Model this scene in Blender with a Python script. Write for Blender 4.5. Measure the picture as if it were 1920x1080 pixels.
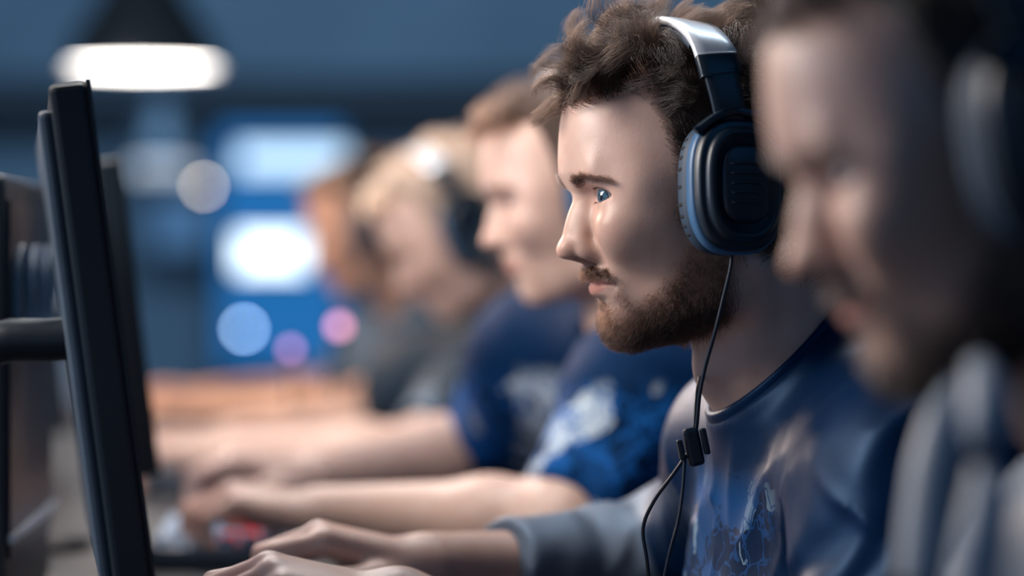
import bpy, bmesh, math, random
import numpy as np
from mathutils import Vector, Matrix, Euler

for _o in list(bpy.data.objects):
    bpy.data.objects.remove(_o)
scene = bpy.context.scene
COL = scene.collection

# ------------------------------------------------------------------ camera
FPX = 6000.0                 # focal length in pixels of the 1920 px frame
VPX, VPY = 650.0, 500.0      # vanishing point of the row of desks in the frame
CAMZ = 1.03
FOCUS = 2.19
cam_data = bpy.data.cameras.new('camera')
cam_data.sensor_width = 36.0
cam_data.lens = FPX * 36.0 / 1920.0
cam_data.shift_x = (960.0 - VPX) / 1920.0
cam_data.shift_y = (VPY - 540.0) / 1920.0
cam_data.clip_start = 0.05
cam_data.clip_end = 100
cam_data.dof.use_dof = True
cam_data.dof.focus_distance = FOCUS
cam_data.dof.aperture_fstop = 0.1125 / 0.045
cam_data.dof.aperture_blades = 0
cam = bpy.data.objects.new('camera', cam_data)
COL.objects.link(cam)
cam.location = (0, 0, CAMZ)
cam.rotation_euler = (math.pi / 2, 0, 0)
scene.camera = cam


def at(px, py, Y):
    """the point at depth Y that the frame shows at pixel px, py"""
    return np.array([(px - VPX) / FPX * Y, Y, CAMZ - (py - VPY) / FPX * Y])


# ------------------------------------------------------------------ world, lights, exposure
vs = scene.view_settings
vs.view_transform = 'Standard'
vs.look = 'None'
vs.gamma = 1.0
vs.use_curve_mapping = False
vs.exposure = 0.0
world = bpy.data.worlds.new('world')
scene.world = world
world.use_nodes = True
bgn = world.node_tree.nodes['Background']
bgn.inputs['Color'].default_value = (0.05, 0.16, 0.36, 1)
bgn.inputs['Strength'].default_value = 0.10


def area_light(name, loc, target, size, size_y, power, color, spread=180):
    l = bpy.data.lights.new(name, 'AREA')
    l.shape = 'RECTANGLE'
    l.size = size
    l.size_y = size_y
    l.energy = power
    l.color = color
    l.spread = math.radians(spread)
    o = bpy.data.objects.new(name, l)
    COL.objects.link(o)
    o.location = loc
    d = Vector(target) - Vector(loc)
    o.rotation_euler = d.to_track_quat('-Z', 'Y').to_euler()
    return o


# ceiling panels over the far side of the desks, in front of the players
area_light('ceiling_panel_light', (-1.25, 2.18, 1.75), (0.15, 2.25, 1.05), 0.8, 0.8, 41, (1.0, 0.92, 0.85))
area_light('ceiling_panel_light', (-0.75, 4.2, 2.0), (0.2, 2.3, 1.05), 0.8, 0.5, 12, (0.92, 0.96, 1.0))
area_light('ceiling_panel_light', (0.30, 3.3, 2.35), (0.25, 2.5, 0.9), 1.4, 0.35, 10, (0.72, 0.86, 1.0))
area_light('ceiling_panel_light', (-1.2, 5.1, 2.0), (0.0, 4.6, 0.95), 0.8, 0.8, 46, (1.0, 0.74, 0.58))
area_light('ceiling_panel_light', (0.0, 9.5, 2.9), (0.0, 13.0, 1.4), 5.0, 0.5, 75, (0.46, 0.72, 1.0))
# lamps hung over the desk between the players
area_light('desk_lamp_light', (-0.12, 2.75, 1.75), (-0.05, 2.75, 0.8), 0.35, 0.35, 6, (1.0, 0.92, 0.86))
area_light('desk_lamp_light', (-0.15, 3.75, 1.75), (-0.08, 3.75, 0.8), 0.35, 0.35, 6, (1.0, 0.88, 0.80))
# added blue fill lights, towards the left wall and behind the camera
area_light('blue_fill_light', (-3.6, 1.2, 1.7), (0.2, 2.2, 1.0), 2.5, 0.8, 19, (0.03, 0.36, 1.0))
area_light('blue_fill_light', (1.8, 0.0, 2.8), (0.3, 2.2, 1.0), 2.0, 1.0, 5, (0.03, 0.38, 1.0))

# ------------------------------------------------------------------ helpers: objects and materials
def link(o, parent=None):
    COL.objects.link(o)
    if parent is not None:
        o.parent = parent
    return o


def tag(o, label=None, cat=None, group=None, kind=None):
    if label: o['label'] = label
    if cat: o['category'] = cat
    if group: o['group'] = group
    if kind: o['kind'] = kind
    return o


def empty(name, loc=(0, 0, 0), rz=0.0):
    o = bpy.data.objects.new(name, None)
    o.empty_display_size = 0.05
    COL.objects.link(o)
    o.location = loc
    o.rotation_euler = (0, 0, rz)
    return o


def np_mesh(name, V, F, mat=None, parent=None, smooth=True):
    """mesh object from numpy arrays; F is (n,4) or (n,3), coordinates in the frame of the parent"""
    me = bpy.data.meshes.new(name)
    k = F.shape[1]
    me.vertices.add(len(V))
    me.vertices.foreach_set('co', np.ascontiguousarray(V, np.float32).ravel())
    me.loops.add(F.size)
    me.loops.foreach_set('vertex_index', np.ascontiguousarray(F, np.int32).ravel())
    me.polygons.add(len(F))
    me.polygons.foreach_set('loop_start', np.arange(0, F.size, k, dtype=np.int32))
    me.update(calc_edges=True)
    me.polygons.foreach_set('use_smooth', np.full(len(F), smooth))
    o = bpy.data.objects.new(name, me)
    if mat: me.materials.append(mat)
    return link(o, parent)


def bm_obj(name, bm, mat, parent=None, smooth=False, bevel=0.0, seg=2):
    if bevel > 0:
        bmesh.ops.bevel(bm, geom=list(bm.edges), offset=bevel, segments=seg, profile=0.5, affect='EDGES', clamp_overlap=True)
    bmesh.ops.recalc_face_normals(bm, faces=list(bm.faces))
    me = bpy.data.meshes.new(name)
    bm.to_mesh(me)
    bm.free()
    if smooth:
        for p in me.polygons: p.use_smooth = True
    me.materials.append(mat)
    return link(bpy.data.objects.new(name, me), parent)


def add_box(bm, c, s, rot=None):
    m = Matrix.Translation(Vector(c))
    if rot is not None:
        m = m @ rot.to_4x4()
    m = m @ Matrix.Diagonal((s[0], s[1], s[2], 1))
    bmesh.ops.create_cube(bm, size=1.0, matrix=m)


def box(name, c, s, mat, parent=None, bevel=0.0, rot=None, smooth=False, seg=2):
    bm = bmesh.new()
    add_box(bm, c, s, rot)
    return bm_obj(name, bm, mat, parent, smooth, bevel, seg)


def lathe(name, prof, mat, parent=None, n=32, loc=(0, 0, 0), smooth=True):
    """prof: list of (r, z)"""
    V = []; F = []
    for r, z in prof:
        for i in range(n):
            a = 2 * math.pi * i / n
            V.append((loc[0] + r * math.cos(a), loc[1] + r * math.sin(a), loc[2] + z))
    for j in range(len(prof) - 1):
        for i in range(n):
            i2 = (i + 1) % n
            F.append((j * n + i, j * n + i2, (j + 1) * n + i2, (j + 1) * n + i))
    return np_mesh(name, np.array(V), np.array(F), mat, parent, smooth)


def spline(pts, n):
    """Catmull-Rom through pts, n samples"""
    P = np.asarray(pts, float)
    P = np.vstack([2 * P[0] - P[1], P, 2 * P[-1] - P[-2]])
    m = len(P) - 3
    u = np.linspace(0, m - 1e-6, n)
    i = u.astype(int); t = (u - i)[:, None]
    a, b, c, d = P[i], P[i + 1], P[i + 2], P[i + 3]
    return 0.5 * (2 * b + (c - a) * t + (2 * a - 5 * b + 4 * c - d) * t ** 2 + (3 * b - a - 3 * c + d) * t ** 3)


def tube(name, pts, r, mat, parent=None, n=80, k=8):
    P = spline(pts, n)
    T = np.gradient(P, axis=0)
    T /= np.linalg.norm(T, axis=1)[:, None]
    up = np.array([0.3, 0.9, 0.2])
    A = np.cross(T, up); A /= np.linalg.norm(A, axis=1)[:, None]
    Bv = np.cross(T, A)
    rr = np.broadcast_to(np.asarray(r, float), (n,)) if np.ndim(r) == 0 else np.interp(np.linspace(0, 1, n), np.linspace(0, 1, len(r)), r)
    ang = np.linspace(0, 2 * np.pi, k, endpoint=False)
    V = (P[:, None, :] + rr[:, None, None] * (np.cos(ang)[None, :, None] * A[:, None, :] + np.sin(ang)[None, :, None] * Bv[:, None, :])).reshape(-1, 3)
    F = []
    for j in range(n - 1):
        for i in range(k):
            i2 = (i + 1) % k
            F.append((j * k + i, j * k + i2, (j + 1) * k + i2, (j + 1) * k + i))
    for e, rev in ((0, True), (n - 1, False)):
        c = len(V); V = np.vstack([V, P[e][None]])
        for i in range(k):
            i2 = (i + 1) % k
            F.append((c, e * k + i, e * k + i2, c) if not rev else (c, e * k + i2, e * k + i, c))
    quads = [f for f in F if f[0] != f[3]]
    o = np_mesh(name, V, np.array(quads), mat, parent)
    return o


def ramp(nt, fac, stops):
    r = nt.nodes.new('ShaderNodeValToRGB')
    el = r.color_ramp.elements
    while len(el) < len(stops): el.new(0.5)
    for e, (p, c) in zip(el, stops):
        e.position = p
        e.color = (*c, 1) if len(c) == 3 else c
    nt.links.new(fac, r.inputs['Fac'])
    return r.outputs['Color']


def mat(name, col, rough=0.5, metal=0.0, emit=None, estr=0.0, noise=0.0, nscale=40.0, bump=0.0, bscale=200.0, spec=0.5, sheen=0.0, coat=0.0, col2=None):
    m = bpy.data.materials.new(name)
    m.use_nodes = True
    nt = m.node_tree
    b = nt.nodes['Principled BSDF']
    b.inputs['Base Color'].default_value = (*col, 1)
    b.inputs['Roughness'].default_value = rough
    b.inputs['Metallic'].default_value = metal
    b.inputs['Specular IOR Level'].default_value = spec
    b.inputs['Coat Weight'].default_value = coat
    if sheen:
        b.inputs['Sheen Weight'].default_value = sheen
        b.inputs['Sheen Roughness'].default_value = 0.4
    if emit is not None:
        b.inputs['Emission Color'].default_value = (*emit, 1)
        b.inputs['Emission Strength'].default_value = estr
    tc = nt.nodes.new('ShaderNodeTexCoord')
    if noise or col2:
        n = nt.nodes.new('ShaderNodeTexNoise')
        n.inputs['Scale'].default_value = nscale
        n.inputs['Detail'].default_value = 5
        nt.links.new(tc.outputs['Object'], n.inputs['Vector'])
        c2 = col2 if col2 else tuple(max(0, c * (1 - noise)) for c in col)
        nt.links.new(ramp(nt, n.outputs['Fac'], [(0.35, c2), (0.65, col)]), b.inputs['Base Color'])
    if bump:
        n = nt.nodes.new('ShaderNodeTexNoise')
        n.inputs['Scale'].default_value = bscale
        n.inputs['Detail'].default_value = 4
        nt.links.new(tc.outputs['Object'], n.inputs['Vector'])
        bp = nt.nodes.new('ShaderNodeBump')
        bp.inputs['Strength'].default_value = bump
        bp.inputs['Distance'].default_value = 0.002
        nt.links.new(n.outputs['Fac'], bp.inputs['Height'])
        nt.links.new(bp.outputs['Normal'], b.inputs['Normal'])
    return m


def skin_mat(name, col, dark, rough=0.42):
    """skin: colour from the point attributes lip, stubble and blush"""
    m = bpy.data.materials.new(name)
    m.use_nodes = True
    nt = m.node_tree; L = nt.links
    b = nt.nodes['Principled BSDF']

    def attr(n):
        a = nt.nodes.new('ShaderNodeAttribute'); a.attribute_name = n
        return a.outputs['Fac']

    def mixc(fac, a, bb):
        x = nt.nodes.new('ShaderNodeMix'); x.data_type = 'RGBA'
        L.new(fac, x.inputs[0])
        for s, v in ((6, a), (7, bb)):
            if isinstance(v, tuple): x.inputs[s].default_value = (*v, 1)
            else: L.new(v, x.inputs[s])
        return x.outputs[2]
    tc = nt.nodes.new('ShaderNodeTexCoord')
    n = nt.nodes.new('ShaderNodeTexNoise'); n.inputs['Scale'].default_value = 55; n.inputs['Detail'].default_value = 6
    L.new(tc.outputs['Object'], n.inputs['Vector'])
    base = ramp(nt, n.outputs['Fac'], [(0.3, tuple(c * k for c, k in zip(col, (0.93, 0.86, 0.84)))), (0.7, col)])
    c = mixc(attr('blush'), base, (col[0] * 1.0, col[1] * 0.72, col[2] * 0.66))
    c = mixc(attr('lip'), c, (col[0] * 0.86, col[1] * 0.58, col[2] * 0.58))
    c = mixc(attr('stubble'), c, dark)
    L.new(c, b.inputs['Base Color'])
    b.inputs['Roughness'].default_value = rough
    b.inputs['Specular IOR Level'].default_value = 0.42
    b.inputs['Subsurface Weight'].default_value = 0.22
    b.inputs['Subsurface Radius'].default_value = (1.0, 0.36, 0.2)
    b.inputs['Subsurface Scale'].default_value = 0.006
    v = nt.nodes.new('ShaderNodeTexVoronoi'); v.inputs['Scale'].default_value = 900
    L.new(tc.outputs['Object'], v.inputs['Vector'])
    n2 = nt.nodes.new('ShaderNodeTexNoise'); n2.inputs['Scale'].default_value = 350; n2.inputs['Detail'].default_value = 4
    L.new(tc.outputs['Object'], n2.inputs['Vector'])
    ad = nt.nodes.new('ShaderNodeMath'); ad.operation = 'ADD'
    L.new(v.outputs['Distance'], ad.inputs[0]); L.new(n2.outputs['Fac'], ad.inputs[1])
    bp = nt.nodes.new('ShaderNodeBump'); bp.inputs['Strength'].default_value = 0.12; bp.inputs['Distance'].default_value = 0.0004
    L.new(ad.outputs[0], bp.inputs['Height']); L.new(bp.outputs['Normal'], b.inputs['Normal'])
    return m


def hair_mat(name, col, rough=0.35, var=0.25):
    m = bpy.data.materials.new(name)
    m.use_nodes = True
    nt = m.node_tree
    nt.nodes.remove(nt.nodes['Principled BSDF'])
    h = nt.nodes.new('ShaderNodeBsdfHairPrincipled')
    h.parametrization = 'COLOR'
    hi = nt.nodes.new('ShaderNodeHairInfo')
    c = ramp(nt, hi.outputs['Random'], [(0.0, tuple(x * (1 - var) for x in col)), (1.0, tuple(min(1, x * (1 + var)) for x in col))])
    nt.links.new(c, h.inputs['Color'])
    h.inputs['Roughness'].default_value = rough
    h.inputs['Radial Roughness'].default_value = 0.5
    h.inputs['IOR'].default_value = 1.5
    nt.links.new(h.outputs[0], nt.nodes['Material Output'].inputs['Surface'])
    return m


# ------------------------------------------------------------------ helpers: numpy noise
_rs = np.random.RandomState(7)
_PERM = _rs.rand(64, 64, 64).astype(np.float32)


def vnoise(P):
    """smooth value noise in -1..1 of the points P (n,3)"""
    P = np.asarray(P, np.float32)
    i = np.floor(P).astype(np.int32); f = P - i
    f = f * f * (3 - 2 * f)
    x0, y0, z0 = (i[:, 0] & 63), (i[:, 1] & 63), (i[:, 2] & 63)
    x1, y1, z1 = (x0 + 1) & 63, (y0 + 1) & 63, (z0 + 1) & 63
    fx, fy, fz = f[:, 0], f[:, 1], f[:, 2]
    a = _PERM[x0, y0, z0] * (1 - fx) + _PERM[x1, y0, z0] * fx
    b = _PERM[x0, y1, z0] * (1 - fx) + _PERM[x1, y1, z0] * fx
    c = _PERM[x0, y0, z1] * (1 - fx) + _PERM[x1, y0, z1] * fx
    d = _PERM[x0, y1, z1] * (1 - fx) + _PERM[x1, y1, z1] * fx
    return ((a * (1 - fy) + b * fy) * (1 - fz) + (c * (1 - fy) + d * fy) * fz) * 2 - 1


# ------------------------------------------------------------------ helpers: distance fields and their surface
def A3(*v):
    return np.array(v, np.float32)


def smin(a, b, k):
    h = np.maximum(k - np.abs(a - b), 0) / k
    return np.minimum(a, b) - h * h * (k * 0.25)


def smax(a, b, k):
    return -smin(-a, -b, k)


def ell(P, c, r):
    ir = 1.0 / A3(*r)
    q = (P - A3(*c)) * ir
    k0 = np.sqrt(np.einsum('ij,ij->i', q, q)) + np.float32(1e-6)
    q *= ir
    k1 = np.sqrt(np.einsum('ij,ij->i', q, q)) + np.float32(1e-6)
    return k0 * (k0 - 1) / k1


def cap(P, a, b, ra, rb=None):
    a = np.asarray(a, np.float32); b = np.asarray(b, np.float32)
    rb = ra if rb is None else rb
    ba = b - a; pa = P - a
    bb = float(ba @ ba)
    pb = pa @ ba
    t = np.clip(pb * np.float32(1.0 / bb), 0, 1)
    d2 = np.einsum('ij,ij->i', pa, pa) - 2 * t * pb + t * t * np.float32(bb)
    return np.sqrt(np.maximum(d2, 0)) - (np.float32(ra) + np.float32(rb - ra) * t)


def gauss(P, c, s, a):
    q = (P - A3(*c)) / A3(*s)
    return np.float32(a) * np.exp(-np.einsum('ij,ij->i', q, q))


def surface(f, lo, hi, h, B=10, band=1.25):
    """surface nets over the sparse blocks that hold the zero set of f"""
    lo = np.asarray(lo, np.float64); hi = np.asarray(hi, np.float64)
    nb = np.maximum(1, np.ceil((hi - lo) / (h * B)).astype(int))
    N = nb * B + 2
    g = np.stack(np.meshgrid(*[np.arange(n) for n in nb], indexing='ij'), -1).reshape(-1, 3)
    cen = lo + (g + 0.5) * (B * h)
    fv = np.concatenate([f(c.astype(np.float32)) for c in np.array_split(cen, max(1, len(cen) // 200000))])
    act = g[np.abs(fv) < band * B * h * 0.87]
    off = np.stack(np.meshgrid(*[np.arange(B + 1)] * 3, indexing='ij'), -1).reshape(-1, 3)
    M = B + 1
    strides = np.array([(N[1]) * (N[2]), N[2], 1], np.int64)
    ids, pos, quads = [], [], []
    corners = np.array([(i, j, k) for i in (0, 1) for j in (0, 1) for k in (0, 1)])
    edges = [(a, b) for a in range(8) for b in range(a + 1, 8) if np.abs(corners[a] - corners[b]).sum() == 1]
    for blk in np.array_split(act, max(1, len(act) // 120)):
        n = len(blk)
        I = blk[:, None, :] * B + off[None]
        v = f((lo + I.reshape(-1, 3) * h).astype(np.float32)).reshape(n, M, M, M)
        s = v < 0
        cs = np.zeros((n, B, B, B), np.int8)
        for c in corners:
            cs += s[:, c[0]:c[0] + B, c[1]:c[1] + B, c[2]:c[2] + B]
        w = np.nonzero((cs > 0) & (cs < 8))
        if len(w[0]):
            cv = np.stack([v[w[0], w[1] + c[0], w[2] + c[1], w[3] + c[2]] for c in corners], 1)
            acc = np.zeros((len(cv), 3)); cnt = np.zeros(len(cv))
            for a, b in edges:
                va, vb = cv[:, a], cv[:, b]
                m = (va < 0) != (vb < 0)
                t = va[m] / (va[m] - vb[m])
                acc[m] += corners[a] + t[:, None] * (corners[b] - corners[a])
                cnt[m] += 1
            gi = blk[w[0]] * B + np.stack(w[1:], 1)
            ids.append((gi * strides).sum(1))
            pos.append(lo + (gi + acc / cnt[:, None]) * h)
        for ax in range(3):
            sl0 = [slice(None)] + [slice(0, B)] * 3
            sl1 = list(sl0); sl1[1 + ax] = slice(1, B + 1)
            a = s[tuple(sl0)]; b = s[tuple(sl1)]
            for flip in (0, 1):
                w = np.nonzero((a & ~b) if not flip else (~a & b))
                if not len(w[0]): continue
                gi = blk[w[0]] * B + np.stack(w[1:], 1)
                u = (ax + 1) % 3; vv = (ax + 2) % 3
                e = np.eye(3, dtype=int)
                q = [gi, gi - e[u], gi - e[u] - e[vv], gi - e[vv]]
                ok = (gi[:, u] > 0) & (gi[:, vv] > 0)
                q = np.stack([(x * strides).sum(1) for x in q], 1)[ok]
                quads.append(q if not flip else q[:, ::-1])
    ids = np.concatenate(ids); pos = np.concatenate(pos); quads = np.concatenate(quads)
    ids, first = np.unique(ids, return_index=True)
    pos = pos[first]
    k = np.searchsorted(ids, quads)
    k = np.minimum(k, len(ids) - 1)
    ok = (ids[k] == quads).all(1)
    return pos, k[ok].astype(np.int64)


def relax(V, F, it=2, lam=0.5):
    for _ in range(it):
        acc = np.zeros_like(V); cnt = np.zeros(len(V))
        for a, b in ((0, 1), (1, 2), (2, 3), (3, 0)):
            for x in range(3):
                acc[:, x] += np.bincount(F[:, a], V[F[:, b], x], len(V)) + np.bincount(F[:, b], V[F[:, a], x], len(V))
            cnt += np.bincount(F[:, a], minlength=len(V)) + np.bincount(F[:, b], minlength=len(V))
        V = V + lam * (acc / np.maximum(cnt, 1)[:, None] - V) * (cnt > 0)[:, None]
    return V


def set_attr(o, name, vals):
    a = o.data.attributes.new(name, 'FLOAT', 'POINT')
    a.data.foreach_set('value', np.ascontiguousarray(vals, np.float32))


def curves_obj(name, pts, radius, material, parent):
    """pts (n,s,3) in the parent frame, radius (s,)"""
    n, s, _ = pts.shape
    c = bpy.data.hair_curves.new(name)
    c.add_curves([s] * n)
    c.attributes['position'].data.foreach_set('vector', np.ascontiguousarray(pts, np.float32).ravel())
    if 'radius' not in c.attributes: c.attributes.new('radius', 'FLOAT', 'POINT')
    c.attributes['radius'].data.foreach_set('value', np.tile(np.asarray(radius, np.float32), n))
    c.materials.append(material)
    o = bpy.data.objects.new(name, c)
    return link(o, parent)

# ------------------------------------------------------------------ the head: a field in millimetres
# local axes: x forward (face), y to the person's left, z up; origin near the middle of the skull
PROFILE = np.array([  # (x, z) of the midline from the hairline to the throat
    (95, 62), (98.6, 40), (99.6, 26), (100.0, 15), (99.0, 5), (95.0, -2), (90.5, -9), (90.3, -14), (93.6, -22), (95.8, -29),
    (98.2, -39), (100.6, -44), (101.9, -49.0), (100.2, -53.0), (96.0, -55.3), (89, -55.8), (84.0, -57.2), (82.4, -62), (82.2, -66.0),
    (80.8, -69.3), (77.2, -71.6), (78.2, -75), (77.0, -79.5), (70.5, -82.8), (66.8, -87), (66.8, -93.7), (66.0, -101), (61.0, -108)])
NECK_N = A3(0.7071, 0, 0.7071)
NECK_P = A3(-18, 0, -160)
EYE_C = (68.8, 32.0, -11.0)


def head_base(P):
    S = P if P[:, 1].min() >= 0 else np.stack([P[:, 0], np.abs(P[:, 1]), P[:, 2]], 1)
    f = ell(S, (-3, 0, 24), (97, 76, 78))
    f = smin(f, ell(S, (38, 0, 24), (58.5, 61, 64)), 12)
    f = smin(f, ell(S, (38, 0, -34), (40, 55, 52)), 18)
    f = smin(f, ell(S, (53, 44, -33), (28, 18, 20)), 26)            # cheekbone
    f = smin(f, cap(S, (-4, 54, -28), (0, 51, -74), 15, 13), 16)      # ramus
    f = smin(f, cap(S, (0, 50, -76), (49, 15, -99), 13, 11), 18)   # jaw
    f = smin(f, ell(S, (52, 0, -97), (13, 21, 14)), 12)               # chin
    f = smin(f, ell(S, (54, 0, -70), (24, 31, 24)), 16)               # muzzle
    f = smin(f, ell(S, (22, 0, -82), (46, 42, 26)), 16)
    f = smin(f, cap(S, (88.0, 6, 3), (77.0, 34, 5), 6, 6), 11)        # brow
    f = smin(f, cap(S, (77, 34, 5), (57, 51, -3), 6.5, 5), 20)
    f = smin(f, ell(S, (18, 42, -52), (28, 21, 36)), 22)              # masseter
    f = smin(f, ell(S, (38, 44, 0), (26, 20, 28)), 22)                # temple
    # hollow temples and cheeks
    f = f + gauss(S, (52, 70, 16), (24, 16, 22), 1.2) + gauss(S, (46, 62, -64), (22, 18, 18), 0.3)
    # socket
    f = f + gauss(S, (84, 25, -12), (9, 11, 9), 4.5) + gauss(S, (83, 17, -14), (8, 6, 9), 3.0)
    f = f + gauss(S, (82, 40, -24), (9, 12, 5), 0.9)
    return f


def face_detail(S, f, eyes):
    x, y, z = S[:, 0], S[:, 1], S[:, 2]
    # nose
    nf = cap(S, (83, 0, -8), (89, 0, -30), 5.5, 6.2)
    nf = smin(nf, cap(S, (88, 0, -30), (92, 0, -47), 6.2, 8.2), 5)
    nf = smin(nf, cap(S, (80, 5.5, -18), (84.5, 8.5, -43), 6.2, 7.6), 9)
    nf = smin(nf, ell(S, (92, 3.2, -48.2), (9.4, 7.2, 7.8)), 4)
    nf = smin(nf, ell(S, (76.5, 12.6, -49.4), (13.0, 6.4, 8.0)), 4.5)
    nf = smin(nf, cap(S, (92, 0, -53), (82, 0, -57.5), 3.4, 3.6), 4)
    f = smin(f, nf, 5)
    # lids
    ec = A3(*EYE_C)
    d = S - ec
    r = np.sqrt(np.einsum('ij,ij->i', d, d)) + np.float32(1e-5)
    f = smin(f, r - 13.4, 3.0)
    # lips
    u2 = (y * np.float32(1 / 26.0)) ** 2
    lx = 78.6 - u2 * 9.5
    up = np.sqrt((x - lx + 1.0) ** 2 + ((z + 69.0 + np.exp(-(y / 3.0) ** 2) * 0.8 + u2 * 2.4) * 1.05) ** 2) - (4.6 - 3.2 * u2)
    lo = np.sqrt((x - lx + 2.6) ** 2 + ((z + 76.2 - u2 * 3.6) * 0.9) ** 2) - (5.6 - 4.2 * u2)
    lm = y < 26
    f = smin(f, np.where(lm, up, 9), 3.0)
    f = smin(f, np.where(lm, lo, 9), 3.0)
    zm = -71.9 + 0.6 * np.exp(-(y / 6) ** 2) - u2 * 0.4
    f = f + 2.3 * np.exp(-((z - zm) / 1.0) ** 2 - ((x - lx - 2) / 7) ** 2) * np.clip((29 - y) / 5, 0, 1)
    f = f + gauss(S, (68, 27.5, -72.5), (6, 3.5, 3.5), 1.8)                      # corner of the mouth
    f = f + gauss(S, (66, 20.5, -49), (5, 3.5, 8), 2.0) + gauss(S, (73, 23, -58), (8, 5, 7), 1.2)   # crease of the nose wing
    f = smax(f, -ell(S, (88.0, 6.8, -57.8), (6.4, 3.0, 4.2)), 1.5)               # nostril
    f = f - gauss(S, (64, 40, -40), (15, 16, 17), 2.4)                           # cheek
    if eyes:
        az = np.degrees(np.arctan2(d[:, 1], np.maximum(d[:, 0], 1e-3)))
        el = np.degrees(np.arctan2(d[:, 2], np.hypot(d[:, 0], d[:, 1])))
        t = np.clip((az + 50) / 122.0, 0, 1)
        sh = np.clip(4 * t * (1 - t), 0, 1)
        upl = lid_up(t, sh)
        lol = lid_lo(t, sh)
        h = np.minimum(upl - el, el - lol) * 0.22
        h = np.minimum(h, np.minimum(az + 50, 72 - az) * 0.22)
        # crease of the upper lid
        f = f + 1.2 * np.exp(-((el - upl - 17 + 4 * (t - .5)) / 4.5) ** 2) * np.exp(-((r - 14) / 4) ** 2) * np.clip(sh * 2, 0, 1)
        f = smax(f, np.minimum(h, r - 10.8), 0.7)
    return f.astype(np.float32)


def lid_up(t, sh):
    return -4.0 + 24.0 * sh ** 0.7 + 4.0 * t


def lid_lo(t, sh):
    return -4.0 - 19.0 * sh ** 0.8 + 4.0 * t


def head_field(P, eyes=True):
    S = P.copy()
    np.abs(S[:, 1], out=S[:, 1])
    x, z = S[:, 0], S[:, 2]
    f = head_base(S)
    m = (x > 48) & (z < 22) & (z > -100)
    if m.any():
        f[m] = face_detail(S[m], f[m], eyes)
    # ear
    m = (x > -35) & (x < 15) & (z > -45) & (z < 30)
    if m.any():
        Q = S[m]
        e = ell(Q, (-10, 78, -8), (17, 7, 30))
        e = smax(e, -ell(Q, (-8, 84, -6), (10, 5, 19)), 3)
        f[m] = smin(f[m], e, 5)
    # neck
    m = (z < 10) & (x < 70)
    if m.any():
        Q = S[m]
        n = cap(Q, (-34, 0, -40), (-78, 0, -185), 54, 57)
        n = smin(n, ell(Q, (-17, 0, -133), (17, 13, 17)), 22)                        # larynx
        n = smin(n, cap(Q, (-26, 54, -62), (-36, 10, -176), 12, 9), 12)              # neck muscle
        n = n + gauss(Q, (-24, 0, -172), (10, 12, 12), 3)
        f[m] = smin(f[m], n, 16)
    return f


# pull the midline of the field onto the traced profile
_zz = np.linspace(-110, 62, 260)
_tgt = np.interp(_zz, PROFILE[::-1, 1], PROFILE[::-1, 0])
_xs = np.linspace(40, 125, 341)
_PP = np.stack(np.meshgrid(_xs, [0.0], _zz, indexing='ij'), -1).reshape(-1, 3).astype(np.float32)
_v = head_field(_PP, eyes=False).reshape(len(_xs), len(_zz))
_in = _v < 0
_last = len(_xs) - 1 - np.argmax(_in[::-1], axis=0)
_last = np.clip(_last, 0, len(_xs) - 2)
_va = _v[_last, np.arange(len(_zz))]; _vb = _v[_last + 1, np.arange(len(_zz))]
_x0 = _xs[_last] + (_va / (_va - _vb + 1e-9)) * (_xs[1] - _xs[0])
_dlt = np.clip(_tgt - _x0, -9, 9)
_k = np.hanning(7); _k /= _k.sum()
_dlt = np.convolve(np.pad(_dlt, 3, mode='edge'), _k, 'valid')
_dlt *= np.clip((62 - _zz) / 10, 0, 1) * np.clip((_zz + 110) / 6, 0, 1)
_sig = np.interp(_zz, [-110, -85, -75, -60, -55, -15, 0, 20], [26, 22, 20, 16, 9, 9, 16, 45])


def head(P):
    z = P[:, 2]
    Q = P.copy()
    m = (P[:, 0] > 20) & (z > -112)
    if m.any():
        zm = z[m]
        dl = np.interp(zm, _zz, _dlt)
        sg = np.interp(zm, _zz, _sig)
        fade = np.clip((P[m, 0] - 20) / 30, 0, 1)
        Q[m, 0] -= (dl * np.exp(-(P[m, 1] / sg) ** 2) * fade).astype(np.float32)
    return head_field(Q)


def sstep(x, a, b):
    t = np.clip((x - a) / (b - a), 0, 1)
    return t * t * (3 - 2 * t)


def scalp_mask(P):
    """>0 where hair grows, in mm above the hairline"""
    x = P[:, 0]
    zl = np.interp(x, [-110, -70, -30, 0, 12, 20, 28, 36, 44, 52, 60, 80, 95, 110],
                   [-78, -74, -62, -50, -46, -42, -30, 0, 28, 54, 61, 59, 53, 50])
    return P[:, 2] - zl


def beard_mask(P):
    """0..1 density of the beard"""
    x, y, z = P[:, 0], np.abs(P[:, 1]), P[:, 2]
    zc = np.interp(x, [-10, 10, 25, 32, 42, 52, 60, 66, 72], [-34, -36, -44, -60, -79, -90, -96, -95, -94])
    dn = sstep(zc - z, -14, 20)
    dn = dn * sstep(x, -14, 4) * sstep(z - np.interp(x, [-14, 5, 20, 40], [-94, -106, -114, -122]), -6, 6)
    mus = sstep(z, -69.5, -66.5) * (1 - sstep(z, -62.5, -59.5)) * sstep(x, 62, 68) * (1 - sstep(y, 24, 30))
    link_ = np.exp(-((y - 29) / 4) ** 2) * sstep(-z, 62, 68) * sstep(z, -92, -86) * sstep(x, 50, 58) * 0.25
    soul = np.exp(-(y / 4) ** 2) * np.exp(-((z + 85.5) / 2.6) ** 2) * sstep(x, 60, 64) * 0.8
    return np.clip(np.maximum.reduce([dn, mus * 0.9, link_, soul]), 0, 1)


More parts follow.
